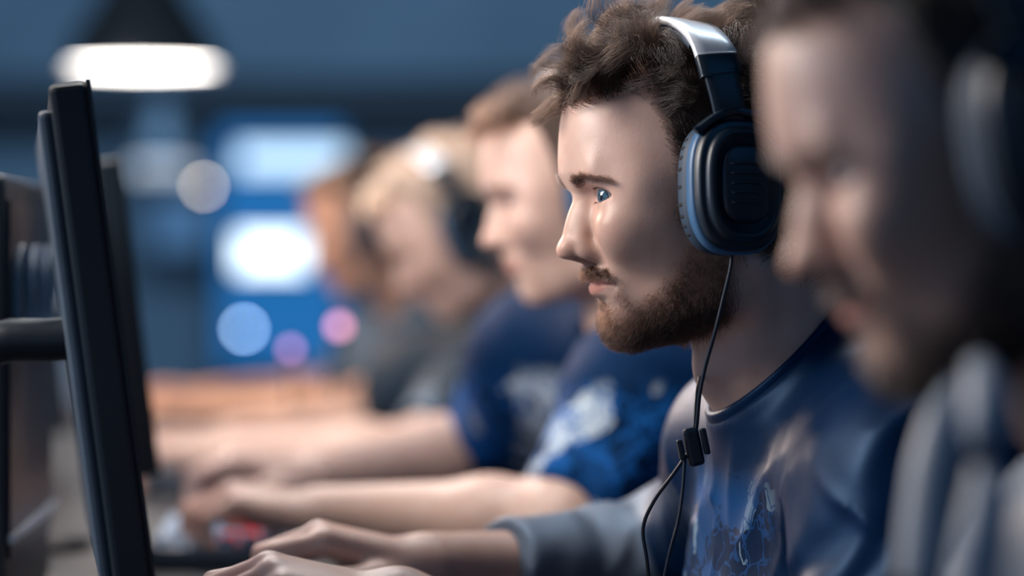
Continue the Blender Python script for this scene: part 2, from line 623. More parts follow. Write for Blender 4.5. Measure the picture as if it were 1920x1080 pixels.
def lip_mask(P):
    x, y, z = P[:, 0], np.abs(P[:, 1]), P[:, 2]
    u = y / 26.0
    top = -67.0 + np.exp(-(y / 4) ** 2) * -0.7 - 4.6 * u ** 2
    bot = -80.2 + 7.6 * u ** 2
    return sstep(top - z, -0.8, 0.8) * sstep(z - bot, -1, 1.2) * (y < 26.5) * (x > 58)


class Head:
    def __init__(s, origin, yaw=9, pitch=0, roll=0, scale=1.0):
        s.o = np.asarray(origin, float); s.k = scale / 1000.0
        ya, pi_, ro = map(math.radians, (yaw, pitch, roll))
        fw = np.array([-math.cos(ya), -math.sin(ya), 0]); lf = np.array([math.sin(ya), -math.cos(ya), 0]); up = np.array([0, 0, 1.0])
        fw2 = fw * math.cos(pi_) - up * math.sin(pi_); up2 = up * math.cos(pi_) + fw * math.sin(pi_)
        lf3 = lf * math.cos(ro) + up2 * math.sin(ro); up3 = up2 * math.cos(ro) - lf * math.sin(ro)
        s.R = np.stack([fw2, lf3, up3], 1)

    def w(s, L):
        return s.o + (np.asarray(L, float) * s.k) @ s.R.T

    def l(s, W):
        return (((W - s.o) @ s.R) / s.k).astype(np.float32)


# ------------------------------------------------------------------ body fields, in metres
def hand_field(Q, curl=1.0, spread=1.0):
    """Q in mm: x towards the fingers, y towards the thumb, z the back of the hand; wrist at 0"""
    mcp = [(86, 27 * spread, 2), (90, 9 * spread, 5), (85, -9 * spread, 3), (76, -26 * spread, -2)]
    ln = [(43, 26, 21), (47, 30, 22), (44, 28, 22), (35, 21, 19)]
    rad = [(9.6, 8.4, 7.6, 6.2), (9.8, 8.6, 7.8, 6.4), (9.4, 8.2, 7.4, 6.0), (8.4, 7.2, 6.6, 5.4)]
    fl = [(18, 48, 24), (24, 52, 28), (26, 54, 28), (24, 50, 24)]
    palm = None
    for m in mcp:
        c = cap(Q, (2, m[1] * 0.55, 0), m, 15, 11)
        palm = c if palm is None else smin(palm, c, 12)
    palm = smin(palm, cap(Q, (12, 16, -10), (44, 38, -16), 15, 12), 10)
    palm = smin(palm, cap(Q, (14, -20, -9), (58, -24, -8), 13, 11), 10)
    f = palm
    for j, (m, l, r, a) in enumerate(zip(mcp, ln, rad, fl)):
        p = np.array(m, float); ang = 0; g = None
        side = (1.5 - j) * 0.06 * spread
        for i in range(3):
            ang += math.radians(a[i] * curl)
            q = p + l[i] * np.array([math.cos(ang), math.sin(side) * math.cos(ang), -math.sin(ang)])
            c = cap(Q, p, q, r[i], r[i + 1])
            g = c if g is None else smin(g, c, 1.5)
            p = q
        f = smin(f, g, 5)
    th = cap(Q, (44, 38, -16), (70, 50, -22), 11, 9.5)
    th = smin(th, cap(Q, (70, 50, -22), (94, 48, -28), 9.5, 7), 2)
    return smin(f, th, 6)


def frame(fwd, up):
    f = np.asarray(fwd, float); f = f / np.linalg.norm(f)
    u = np.asarray(up, float); u = u - f * (u @ f); u /= np.linalg.norm(u)
    return f, u


def bbox(*pts, pad=0.1):
    P = np.array(pts)
    return P.min(0) - pad, P.max(0) + pad


class Body:
    """torso and arms laid out by joints in world metres"""
    def __init__(s, hd, nb, pelvis, shL, shR, elL, elR, wrL, wrR, hdL, hdR, upL=(0, 0, 1), upR=(0, 0, 1), k=1.0, curl=1.0):
        s.hd = hd; s.nb = np.array(nb); s.pe = np.array(pelvis); s.k = k; s.curl = curl
        s.sh = [np.array(shL), np.array(shR)]; s.el = [np.array(elL), np.array(elR)]; s.wr = [np.array(wrL), np.array(wrR)]
        s.hf = [frame(hdL, upL), frame(hdR, upR)]
        s.ax = s.nb - s.pe; s.len = np.linalg.norm(s.ax); s.ax /= s.len
        lat = s.sh[0] - s.sh[1]; lat -= s.ax * (lat @ s.ax); s.lat = lat / np.linalg.norm(lat)
        s.dep = np.cross(s.lat, s.ax)

    def torso(s, W, grow=0.0):
        d = W - s.pe.astype(np.float32)
        t = (d @ s.ax.astype(np.float32)) / s.len
        l = d @ s.lat.astype(np.float32); p = d @ s.dep.astype(np.float32)
        wd = np.interp(t, [-.1, 0, .25, .6, .8, .92, 1.0], [.15, .175, .155, .168, .155, .11, .05]) * s.k + grow
        dp = np.interp(t, [-.1, 0, .25, .6, .8, .92, 1.0], [.11, .125, .115, .118, .100, .060, .03]) * s.k + grow
        q = np.sqrt((l / wd) ** 2 + (p / dp) ** 2 + 1e-9)
        f = ((q - 1) * np.minimum(wd, dp)).astype(np.float32)
        f = np.maximum(f, np.maximum(t - 1.0, -t - 0.08) * s.len)
        for i in (0, 1):
            f = smin(f, cap(W, s.nb - s.ax * 0.075, s.sh[i], .05 * s.k + grow, .056 * s.k + grow), .05)
            f = smin(f, cap(W, s.nb + s.ax * 0.01 - s.dep * .02, s.sh[i] * .8 + s.nb * .2 + s.ax * .01, .034 * s.k + grow, .045 * s.k + grow), .045)
        return f

    def upper(s, W, i, grow=0.0):
        f = cap(W, s.sh[i], s.el[i], .056 * s.k + grow, .043 * s.k + grow)
        return smin(f, np.sqrt(np.einsum('ij,ij->i', W - s.sh[i].astype(np.float32), W - s.sh[i].astype(np.float32))) - (.06 * s.k + grow), .03)

    def fore(s, W, i, grow=0.0):
        a, b = s.el[i], s.wr[i]
        m = a + (b - a) * .3
        f = smin(cap(W, a, m, .041 * s.k + grow, .044 * s.k + grow), cap(W, m, b, .044 * s.k + grow, .027 * s.k + grow), .02)
        return f

    def hand(s, W, i):
        fw, up = s.hf[i]
        th = np.cross(up, fw) if i == 1 else np.cross(fw, up)   # thumbs point inwards
        R = np.stack([fw, th, up], 1)
        Q = ((W - s.wr[i]) @ R * 1000.0 / s.k).astype(np.float32)
        return hand_field(Q, s.curl) * (0.001 * s.k)

    def arm_skin(s, W, i):
        f = smin(s.upper(W, i), s.fore(W, i), .025)
        return smin(f, s.hand(W, i), .014)


def fold(W, B, amp, seed=0.0):
    """folds of cloth: ridges that run along the body and around the arms"""
    d = (W - B.pe.astype(np.float32))
    a = d @ B.ax.astype(np.float32); l = d @ B.lat.astype(np.float32); p = d @ B.dep.astype(np.float32)
    w = np.stack([a, l, p], 1)
    wp = vnoise(w * 9 + seed) * 0.035
    n1 = 1 - np.abs(vnoise(np.stack([a * 4 + l * 2, (l + wp * 1.6) * 13 - a * 10 * np.sign(l), (p - wp) * 12], 1) + seed))
    n2 = 1 - np.abs(vnoise(np.stack([a * 9 + p * 6, (l - wp) * 22 + a * 16, p * 20 + a * 14], 1) + seed + 11))
    n3 = vnoise(w * 14 + seed + 5)
    return -amp * (0.85 * n1 ** 3 + 0.4 * n2 ** 4 + 0.45 * n3)

# ------------------------------------------------------------------ hair
def sample_roots(V, F, mask, n, rs):
    """n points on the quads F where mask (per vertex) is high; returns points, normals, mask"""
    a, b, c, d = V[F[:, 0]], V[F[:, 1]], V[F[:, 2]], V[F[:, 3]]
    nr = np.cross(c - a, d - b)
    ar = np.linalg.norm(nr, axis=1)
    mk = mask[F].mean(1)
    w = ar * mk
    w = np.where(mk > 0.02, w, 0)
    i = rs.choice(len(F), n, p=w / w.sum())
    u, v = rs.rand(n, 1), rs.rand(n, 1)
    p = (a[i] * (1 - u) + b[i] * u) * (1 - v) + (d[i] * (1 - u) + c[i] * u) * v
    return p, nr[i] / (ar[i][:, None] + 1e-9), mk[i]


def unit(v):
    return v / (np.linalg.norm(v, axis=-1, keepdims=True) + 1e-9)


def grow_hair(root, nrm, direction, length, rs, steps=9, nclump=220, clump=0.7, curl=4.0, wave=26.0, lift=0.5, drop=0.0, frizz=0.6):
    """strands in mm. direction (n,3) combing direction, length (n,)"""
    n = len(root)
    t = np.linspace(0, 1, steps)
    d0 = unit(nrm * lift + direction)
    P = np.zeros((n, steps, 3))
    tang = unit(direction - nrm * (direction * nrm).sum(1, keepdims=True))
    p = root.copy(); d = unit(nrm * (lift + 0.6) + direction * 0.5)
    for s in range(steps):
        P[:, s] = p
        step = (length / (steps - 1))[:, None]
        k = min(1.0, s / (steps * 0.55))
        d = unit(d * 0.55 + (tang * (0.35 + 0.65 * k) + nrm * lift * (1 - 0.9 * k)) * 0.45 + np.array([0, 0, -drop]) * k)
        p = p + d * step
    # clumps
    ci = rs.choice(n, nclump, replace=False)
    near = np.empty(n, int)
    for a in range(0, n, 4000):
        dd = ((root[a:a + 4000, None, :] - root[ci][None]) ** 2).sum(-1)
        near[a:a + 4000] = dd.argmin(1)
    ph = rs.rand(nclump) * 6.28; am = curl * (0.5 + rs.rand(nclump)); wl = wave * (0.7 + 0.6 * rs.rand(nclump))
    ax1 = unit(rs.randn(nclump, 3)); 
    G = P[ci].copy()
    gt = unit(np.gradient(G, axis=1))
    e1 = unit(np.cross(gt, ax1[:, None, :])); e2 = np.cross(gt, e1)
    s_len = t[None] * length[ci][:, None]
    env = (t ** 0.8)[None] * am[:, None]
    G = G + e1 * (np.cos(s_len / wl[:, None] * 6.28 + ph[:, None]) * env)[..., None] + e2 * (np.sin(s_len / wl[:, None] * 6.28 + ph[:, None]) * env)[..., None]
    off = root - root[ci][near]
    target = G[near] + off[:, None, :] * (1 - 0.82 * t[None, :, None])
    cw = (clump * t ** 0.6)[None, :, None] * (0.55 + 0.45 * rs.rand(n, 1, 1))
    P = P * (1 - cw) + target * cw
    # stray wobble
    fz = frizz * (0.4 + 1.6 * rs.rand(n, 1, 1) ** 3)
    ph2 = rs.rand(n, 1, 3) * 6.28
    P = P + np.sin(t[None, :, None] * (4 + 3 * rs.rand(n, 1, 3)) + ph2) * fz * (t[None, :, None] * 3.0)
    P[:, 0] = root
    return P


def quad_normals(V, F):
    nr = np.cross(V[F[:, 2]] - V[F[:, 0]], V[F[:, 3]] - V[F[:, 1]])
    N = np.zeros_like(V)
    for k in range(4):
        for x in range(3):
            N[:, x] += np.bincount(F[:, k], nr[:, x], len(V))
    return unit(N)


# ------------------------------------------------------------------ a person
def make_person(base, hd, B, label, skin, hairm, shirtm, trouserm, irism, sleeve=(0.62, 0.62), sleeve_on_fore=(True, True), vox_head=1.3, vox_arm=0.0024,
                vox_shirt=0.004, hair=None, beard=0, strand_r=0.10, fold_amp=0.004, collar=True, gaze=(28, -6), seed=1, cap_hair=None, brows=True,
                browm=None, group='players sitting in a row at the long desk'):
    rs = np.random.RandomState(seed)
    per = empty('person', base)
    tag(per, label, 'person', group)
    base = np.array(base, float)
    sc = 1.0 / hd.k

    # ---- skin: head, neck and the chest inside the collar, then both arms
    def hf(L):
        f = head(L)
        W = hd.w(L).astype(np.float32)
        tz = L[:, 2] < -60
        if tz.any():
            t = B.torso(W[tz], -0.006).astype(np.float64) * sc
            f = f.copy()
            f[tz] = smin(f[tz], t.astype(np.float32), 22)
        cut = -((L - NECK_P) @ NECK_N) - 34
        return np.maximum(f, cut).astype(np.float32)
    V, F = surface(hf, (-135, -112, -215), (112, 112, 112), vox_head)
    V = relax(V, F, 2, 0.45)
    VL = V
    lip = lip_mask(VL.astype(np.float32)); sm = scalp_mask(VL) - (hair or {}).get('up', 0) * sstep(VL[:, 0], 40, 65); bm_ = beard_mask(VL)
    stub = np.clip(sstep(sm + 5 * vnoise(VL / 2.5) + 5 * vnoise(VL / 9.0) - 9 * (1 - sstep(VL[:, 0], 50, 70)), -5, 12 + 22 * (1 - sstep(VL[:, 0], 50, 70))) * 0.95, 0, 1)
    if beard: stub = np.maximum(stub, bm_ * 0.72)
    y = np.abs(VL[:, 1])
    blush = np.exp(-((VL[:, 0] - 70) ** 2 + (y - 38) ** 2 + (VL[:, 2] + 36) ** 2) / 380) * 0.35 + np.exp(-((VL[:, 0] - 100) ** 2 + y ** 2 + (VL[:, 2] + 50) ** 2) / 160) * 0.45 \
        + np.exp(-((VL[:, 0] - 80) ** 2 + (y - 22) ** 2 + (VL[:, 2] + 17) ** 2) / 60) * 0.5
    parts_v = [hd.w(V)]; parts_f = [F]; at_ = [[lip, stub, blush]]
    for i in (0, 1):
        fw = B.hf[i][0]
        lo, hi = bbox(B.sh[i], B.el[i], B.wr[i], B.wr[i] + fw * 0.16 * B.k, pad=0.085)
        v, q = surface(lambda W, i=i: B.arm_skin(W, i), lo, hi, vox_arm)
        v = relax(v, q, 2, 0.4)
        kn = np.linalg.norm(v - (B.wr[i] + fw * 0.13), axis=1)
        parts_v.append(v); parts_f.append(q)
        at_.append([np.zeros(len(v)), np.zeros(len(v)), np.clip(1 - kn / 0.07, 0, 1) * 0.6])
    off = np.cumsum([0] + [len(v) for v in parts_v])
    body = np_mesh('body', np.concatenate(parts_v) - base, np.concatenate([f + o for f, o in zip(parts_f, off)]), skin, per)
    for j, nm in enumerate(('lip', 'stubble', 'blush')):
        set_attr(body, nm, np.concatenate([a[j] for a in at_]))

    # ---- eyes
    for sgn in (1, -1):
        c = np.array([EYE_C[0], EYE_C[1] * sgn, EYE_C[2]])
        n, m = 40, 28
        vs_ = []
        for jj in range(m + 1):
            th = math.pi * jj / m
            for ii in range(n):
                a = 2 * math.pi * ii / n
                q = np.array([math.cos(th), math.sin(th) * math.cos(a), math.sin(th) * math.sin(a)]) * 12.0
                q[0] += 1.0 * math.exp(-(th / 0.42) ** 2)
                vs_.append(q)
        vs_ = np.array(vs_)
        gy, gp = math.radians(gaze[0]), math.radians(gaze[1])
        Rg = np.array(Euler((0, -gp, gy)).to_matrix())
        ev = vs_ @ Rg.T + c
        ef = np.array([(jj * n + ii, jj * n + (ii + 1) % n, (jj + 1) * n + (ii + 1) % n, (jj + 1) * n + ii) for jj in range(m) for ii in range(n)])
        eo = np_mesh('eye', hd.w(ev) - base, ef[:, ::-1], irism, per)
        th = np.repeat(np.degrees(np.pi * np.arange(m + 1) / m), n)
        set_attr(eo, 'ring', th / 90.0)

    # ---- shirt
    def sf(W):
        fo = fold(W, B, fold_amp, seed * 3.7)
        f = B.torso(W, 0.010)
        for i in (0, 1):
            u = B.upper(W, i, 0.013)
            if sleeve_on_fore[i]:
                u = smin(u, B.fore(W, i, 0.011), .03)
                a, b = B.el[i], B.wr[i]
            else:
                a, b = B.sh[i], B.el[i]
            ax = (b - a); L_ = np.linalg.norm(ax); ax = ax / L_
            tt = (W - a.astype(np.float32)) @ ax.astype(np.float32)
            u = u + 0.002 * np.sin(tt * 150 + 3 * vnoise(W * 22)) * (0.6 + 0.6 * vnoise(W * 14 + 3))
            cutf = tt - sleeve[i] * L_
            u = smax(u, cutf, .006)
            f = smin(f, u, .03)
        Lc = hd.l(W)
        dn = (Lc - NECK_P) @ NECK_N
        nk = cap(Lc, (-34, 0, -40), (-78, 0, -185), 54, 57)
        f = smin(f, ((nk - 5.0) / sc).astype(np.float32), .035)
        f = f + fo * sstep(-dn, 5, 40).astype(np.float32)
        f = smax(f, (np.minimum(dn, 26 - nk) / sc).astype(np.float32), 0.004)
        return f
    lo, hi = bbox(B.nb, B.pe, *B.sh, *B.el, *[B.wr[i] if sleeve_on_fore[i] else B.el[i] for i in (0, 1)], pad=0.15)
    V, F = surface(sf, lo, hi, vox_shirt, band=1.5)
    V = relax(V, F, 1, 0.4)
    shirt = np_mesh('shirt', V - base, F, shirtm, per)
    V4 = V.astype(np.float32)
    ds = np.minimum(B.fore(V4, 0), B.fore(V4, 1)); dt = np.minimum(B.torso(V4), np.minimum(B.upper(V4, 0), B.upper(V4, 1)))
    set_attr(shirt, 'sleeve', sstep(dt - ds, -0.012, 0.004))

    if collar:
        def cf(L):
            W = hd.w(L).astype(np.float32)
            f = head(L)
            f = smin(f, (B.torso(W, -0.002) * sc).astype(np.float32), 22)
            dn = (L - NECK_P) @ NECK_N
            shell = np.abs(f - 2.5) - 2.8
            return smax(shell, np.abs(dn + 4) - 9, 2.5)
        V, F = surface(cf, (-150, -110, -215), (40, 110, -40), 1.6 if vox_head < 2 else 3.0)
        V = relax(V, F, 2, 0.4)
        np_mesh('collar', hd.w(V) - base, F, shirtm, shirt)

    # ---- trousers and shoes
    pe = B.pe
    kn = [pe + np.array([-0.40, -0.13 + 0.0, 0.0]), pe + np.array([-0.40, 0.13, 0.0])]
    an = [np.array([k_[0] + 0.02, k_[1], 0.09]) for k_ in kn]
    def tf(W):
        f = ell(W, pe + np.array([0, 0, -0.03]), (.135, .175, .11))
        for i in (0, 1):
            h = pe + np.array([-0.03, -0.09 if i == 0 else 0.09, -0.03])
            f = smin(f, cap(W, h, kn[i], .085, .062), .04)
            f = smin(f, cap(W, kn[i], an[i], .062, .05), .03)
        f = f + 0.004 * vnoise(W * 16 + seed)
        return np.maximum(f, 0.085 - W[:, 2])
    lo, hi = bbox(pe, *kn, *an, pad=0.2); lo[2] = 0.06
    V, F = surface(tf, lo, hi, 0.012)
    np_mesh('trousers', V - base, F, trouserm, per)
    for i in (0, 1):
        c = an[i] * np.array([1, 1, 0])
        def shf(W):
            f = cap(W, c + [0.03, 0, .04], c + [-.15, 0, .035], .042, .036)
            f = smin(f, cap(W, c + [0.02, 0, .05], c + [.015, 0, .1], .042, .042), .03)
            return smax(f, 0.003 - W[:, 2], .006)
        V, F = surface(shf, c + [-.22, -.08, -.01], c + [.1, .08, .16], 0.01)
        np_mesh('shoe', V - base, F, SHOE, per)

    # ---- hair
    sv = np.clip(sm, 0, None)
    if hair:
        dens = sstep(sm + 5 * vnoise(VL / 5.0), -7, 3 + 14 * (1 - sstep(VL[:, 0], 50, 70)))
        dens = dens * (1 + 2.0 * sstep(VL[:, 0], 45, 65) * (1 - sstep(sm, 8, 22)))
        root, nrm, mk = sample_roots(VL, F0(parts_f), dens, hair['n'], rs)
        direction, length = hair['style'](root, nrm, rs)
        pts = grow_hair(root, nrm, direction, length, rs, **hair.get('kw', {}))
        tr = np.linspace(1, 0.35, pts.shape[1])
        curves_obj('hair', hd.w(pts.reshape(-1, 3)).reshape(pts.shape) - base, tr * strand_r / 1000.0, hairm, per)
        if hair.get('cap'):
            thick = hair['cap']
            def capf(L):
                s_ = scalp_mask(L) - hair.get('up', 0) * sstep(L[:, 0], 40, 65)
                nz = vnoise(np.stack([L[:, 0] / 16, L[:, 1] / 10, L[:, 2] / 16], 1) + seed) * thick * 0.35
                t_ = thick(L) if callable(thick) else thick
                return smax(head_base(L) - t_ * sstep(s_, -4, 26) - nz * sstep(s_, 0, 20), -s_ + 1.0, 4)
            V, F = surface(capf, (-145, -112, -95), (130, 112, 145), 3.0, band=1.6)
            np_mesh('hair_mass', hd.w(V) - base, F, hair['cap_mat'], per)
    if beard:
        root, nrm, mk = sample_roots(VL, F0(parts_f), bm_ * np.maximum(0.22 + 0.78 * sstep(-VL[:, 2], 50, 95), 1.3 * (VL[:, 0] > 62) * (VL[:, 2] > -71)), beard, rs)
        dr = np.tile(np.array([0.25, 0, -0.85]), (len(root), 1)) + np.stack([0 * root[:, 0], np.sign(root[:, 1]) * 0.15, 0 * root[:, 0]], 1)
        mus = (root[:, 2] > -71) & (root[:, 0] > 58)
        dr[mus] = np.stack([np.full(mus.sum(), -0.1), np.sign(root[mus, 1]) * 0.75, np.full(mus.sum(), -0.75)], 1)
        dr += rs.randn(*dr.shape) * 0.22
        ln = np.interp(-root[:, 2], [30, 60, 80, 90, 105], [4, 5, 6, 8, 10.5]) * (0.6 + 0.7 * rs.rand(len(root)))
        ln[mus] = 6.5 * (0.6 + 0.6 * rs.rand(mus.sum()))
        pts = grow_hair(root, nrm, dr, ln, rs, steps=6, nclump=400, clump=0.3, curl=0.5, wave=22, lift=0.45, frizz=0.22)
        curves_obj('beard', hd.w(pts.reshape(-1, 3)).reshape(pts.shape) - base, np.linspace(1, .4, 6) * strand_r * 0.75 / 1000.0, browm or hairm, per)
    if brows:
        yy = np.abs(VL[:, 1])
        line = -0.8 + np.interp(yy, [8, 20, 34, 50, 56], [-2.0, 1.0, 3.4, 1.0, -2.0])
        wd = np.interp(yy, [8, 14, 30, 50, 56], [2.4, 2.8, 2.2, 1.2, 0.6])
        bmk = np.exp(-((VL[:, 2] - line) / wd) ** 2) * sstep(yy, 10, 15) * (1 - sstep(yy, 48, 55)) * (VL[:, 0] > 60)
        root, nrm, mk = sample_roots(VL, F0(parts_f), bmk, 1500 if vox_head < 2 else 400, rs)
        dr = np.stack([-0.35 + 0 * root[:, 0], np.sign(root[:, 1]) * 0.85, np.interp(np.abs(root[:, 1]), [8, 25, 50], [0.75, 0.25, -0.3])], 1) + rs.randn(len(root), 3) * 0.12
        pts = grow_hair(root, nrm, dr, 5.5 + 4 * rs.rand(len(root)), rs, steps=5, nclump=60, clump=0.2, curl=0.3, wave=14, lift=0.05, frizz=0.15)
        curves_obj('eyebrows', hd.w(pts.reshape(-1, 3)).reshape(pts.shape) - base, np.linspace(1, .3, 5) * strand_r * 0.65 / 1000.0, browm or hairm, per)
        # eyelashes
        L_ = []
        for sgn in (1, -1):
            for k_ in range(90):
                t_ = 0.25 + 0.7 * rs.rand(); lowr = k_ % 3 == 0
                az = math.radians(-50 + 122 * t_); sh_ = max(0, 4 * t_ * (1 - t_))
                el = math.radians(lid_up(t_, sh_) if not lowr else lid_lo(t_, sh_))
                dr_ = np.array([math.cos(el) * math.cos(az), math.cos(el) * math.sin(az), math.sin(el)])
                p0 = np.array(EYE_C) + dr_ * 13.2
                ln_ = (5.5 if not lowr else 2.5) * (0.6 + 0.5 * rs.rand())
                out = dr_ + np.array([0.3, 0.15, 0.0]); out /= np.linalg.norm(out)
                cv = [p0 + out * ln_ * s_ + np.array([0, 0, (1 if not lowr else -1)]) * ln_ * (0.5 * s_ ** 2 - (0.1 if not lowr else 0) * s_) for s_ in np.linspace(0, 1, 5)]
                cv = np.array(cv); cv[:, 1] *= sgn
                L_.append(cv)
        pts = np.array(L_)
        curves_obj('eyelashes', hd.w(pts.reshape(-1, 3)).reshape(pts.shape) - base, np.linspace(1, .25, 5) * strand_r * 0.9 / 1000.0, browm or hairm, per)
    return per


def F0(pf):
    return pf[0]


def eye_mat(name, iris):
    m = bpy.data.materials.new(name)
    m.use_nodes = True
    nt = m.node_tree
    b = nt.nodes['Principled BSDF']
    a = nt.nodes.new('ShaderNodeAttribute'); a.attribute_name = 'ring'
    c = ramp(nt, a.outputs['Fac'], [(0.0, (0.004, 0.004, 0.005)), (0.115, (0.004, 0.004, 0.006)), (0.15, tuple(x * 0.8 for x in iris)), (0.27, iris),
                                    (0.325, tuple(x * 0.25 for x in iris)), (0.36, (0.26, 0.27, 0.29)), (1.0, (0.30, 0.20, 0.18))])
    nt.links.new(c, b.inputs['Base Color'])
    b.inputs['Roughness'].default_value = 0.06
    b.inputs['Coat Weight'].default_value = 1.0
    b.inputs['Coat Roughness'].default_value = 0.02
    return m

# ------------------------------------------------------------------ headset
def ring_loop(a, b, n, ex=2.7):
    t = np.linspace(0, 2 * np.pi, n, endpoint=False)
    c, s = np.cos(t), np.sin(t)
    return np.stack([a * np.sign(c) * np.abs(c) ** (2 / ex), b * np.sign(s) * np.abs(s) ** (2 / ex)], 1)


def sweep_rings(rings):
    """rings: list of (n,3) arrays -> V, F, closed with end caps when the last ring shrinks"""
    n = len(rings[0])
    V = np.concatenate(rings)
    F = [(j * n + i, j * n + (i + 1) % n, (j + 1) * n + (i + 1) % n, (j + 1) * n + i) for j in range(len(rings) - 1) for i in range(n)]
    return V, np.array(F)


def band(path, w, th, wdir, nseg=60):
    """strap swept along path: width along wdir, thickness across"""
    P = spline(path, nseg)
    T = unit(np.gradient(P, axis=0))
    X = unit(np.asarray(wdir, float)[None] - T * (T @ np.asarray(wdir, float))[:, None])
    N = np.cross(T, X)
    ww = np.interp(np.linspace(0, 1, nseg), np.linspace(0, 1, len(w)), w)[:, None]
    tt = np.interp(np.linspace(0, 1, nseg), np.linspace(0, 1, len(th)), th)[:, None]
    rings = []
    sec = [(-1, -.5), (-.92, -1), (-.5, -1.0), (0, -1.0), (.5, -1), (.92, -1), (1, -.5), (1, .5), (.92, 1), (.5, 1.12), (0, 1.16), (-.5, 1.12), (-.92, 1), (-1, .5)]
    for a, b in sec:
        rings.append(P + X * ww * .5 * a + N * tt * .5 * b)
    R = np.stack(rings, 1)      # nseg, k, 3
    k = len(sec)
    V = R.reshape(-1, 3)
    F = [(j * k + i, j * k + (i + 1) % k, (j + 1) * k + (i + 1) % k, (j + 1) * k + i) for j in range(nseg - 1) for i in range(k)]
    for e in (0, nseg - 1):
        for i in range(1, k // 2):
            F.append((e * k + i - 1, e * k + i, e * k + (k - 1 - i), e * k + (k - i) % k))
    return V, np.array(F)


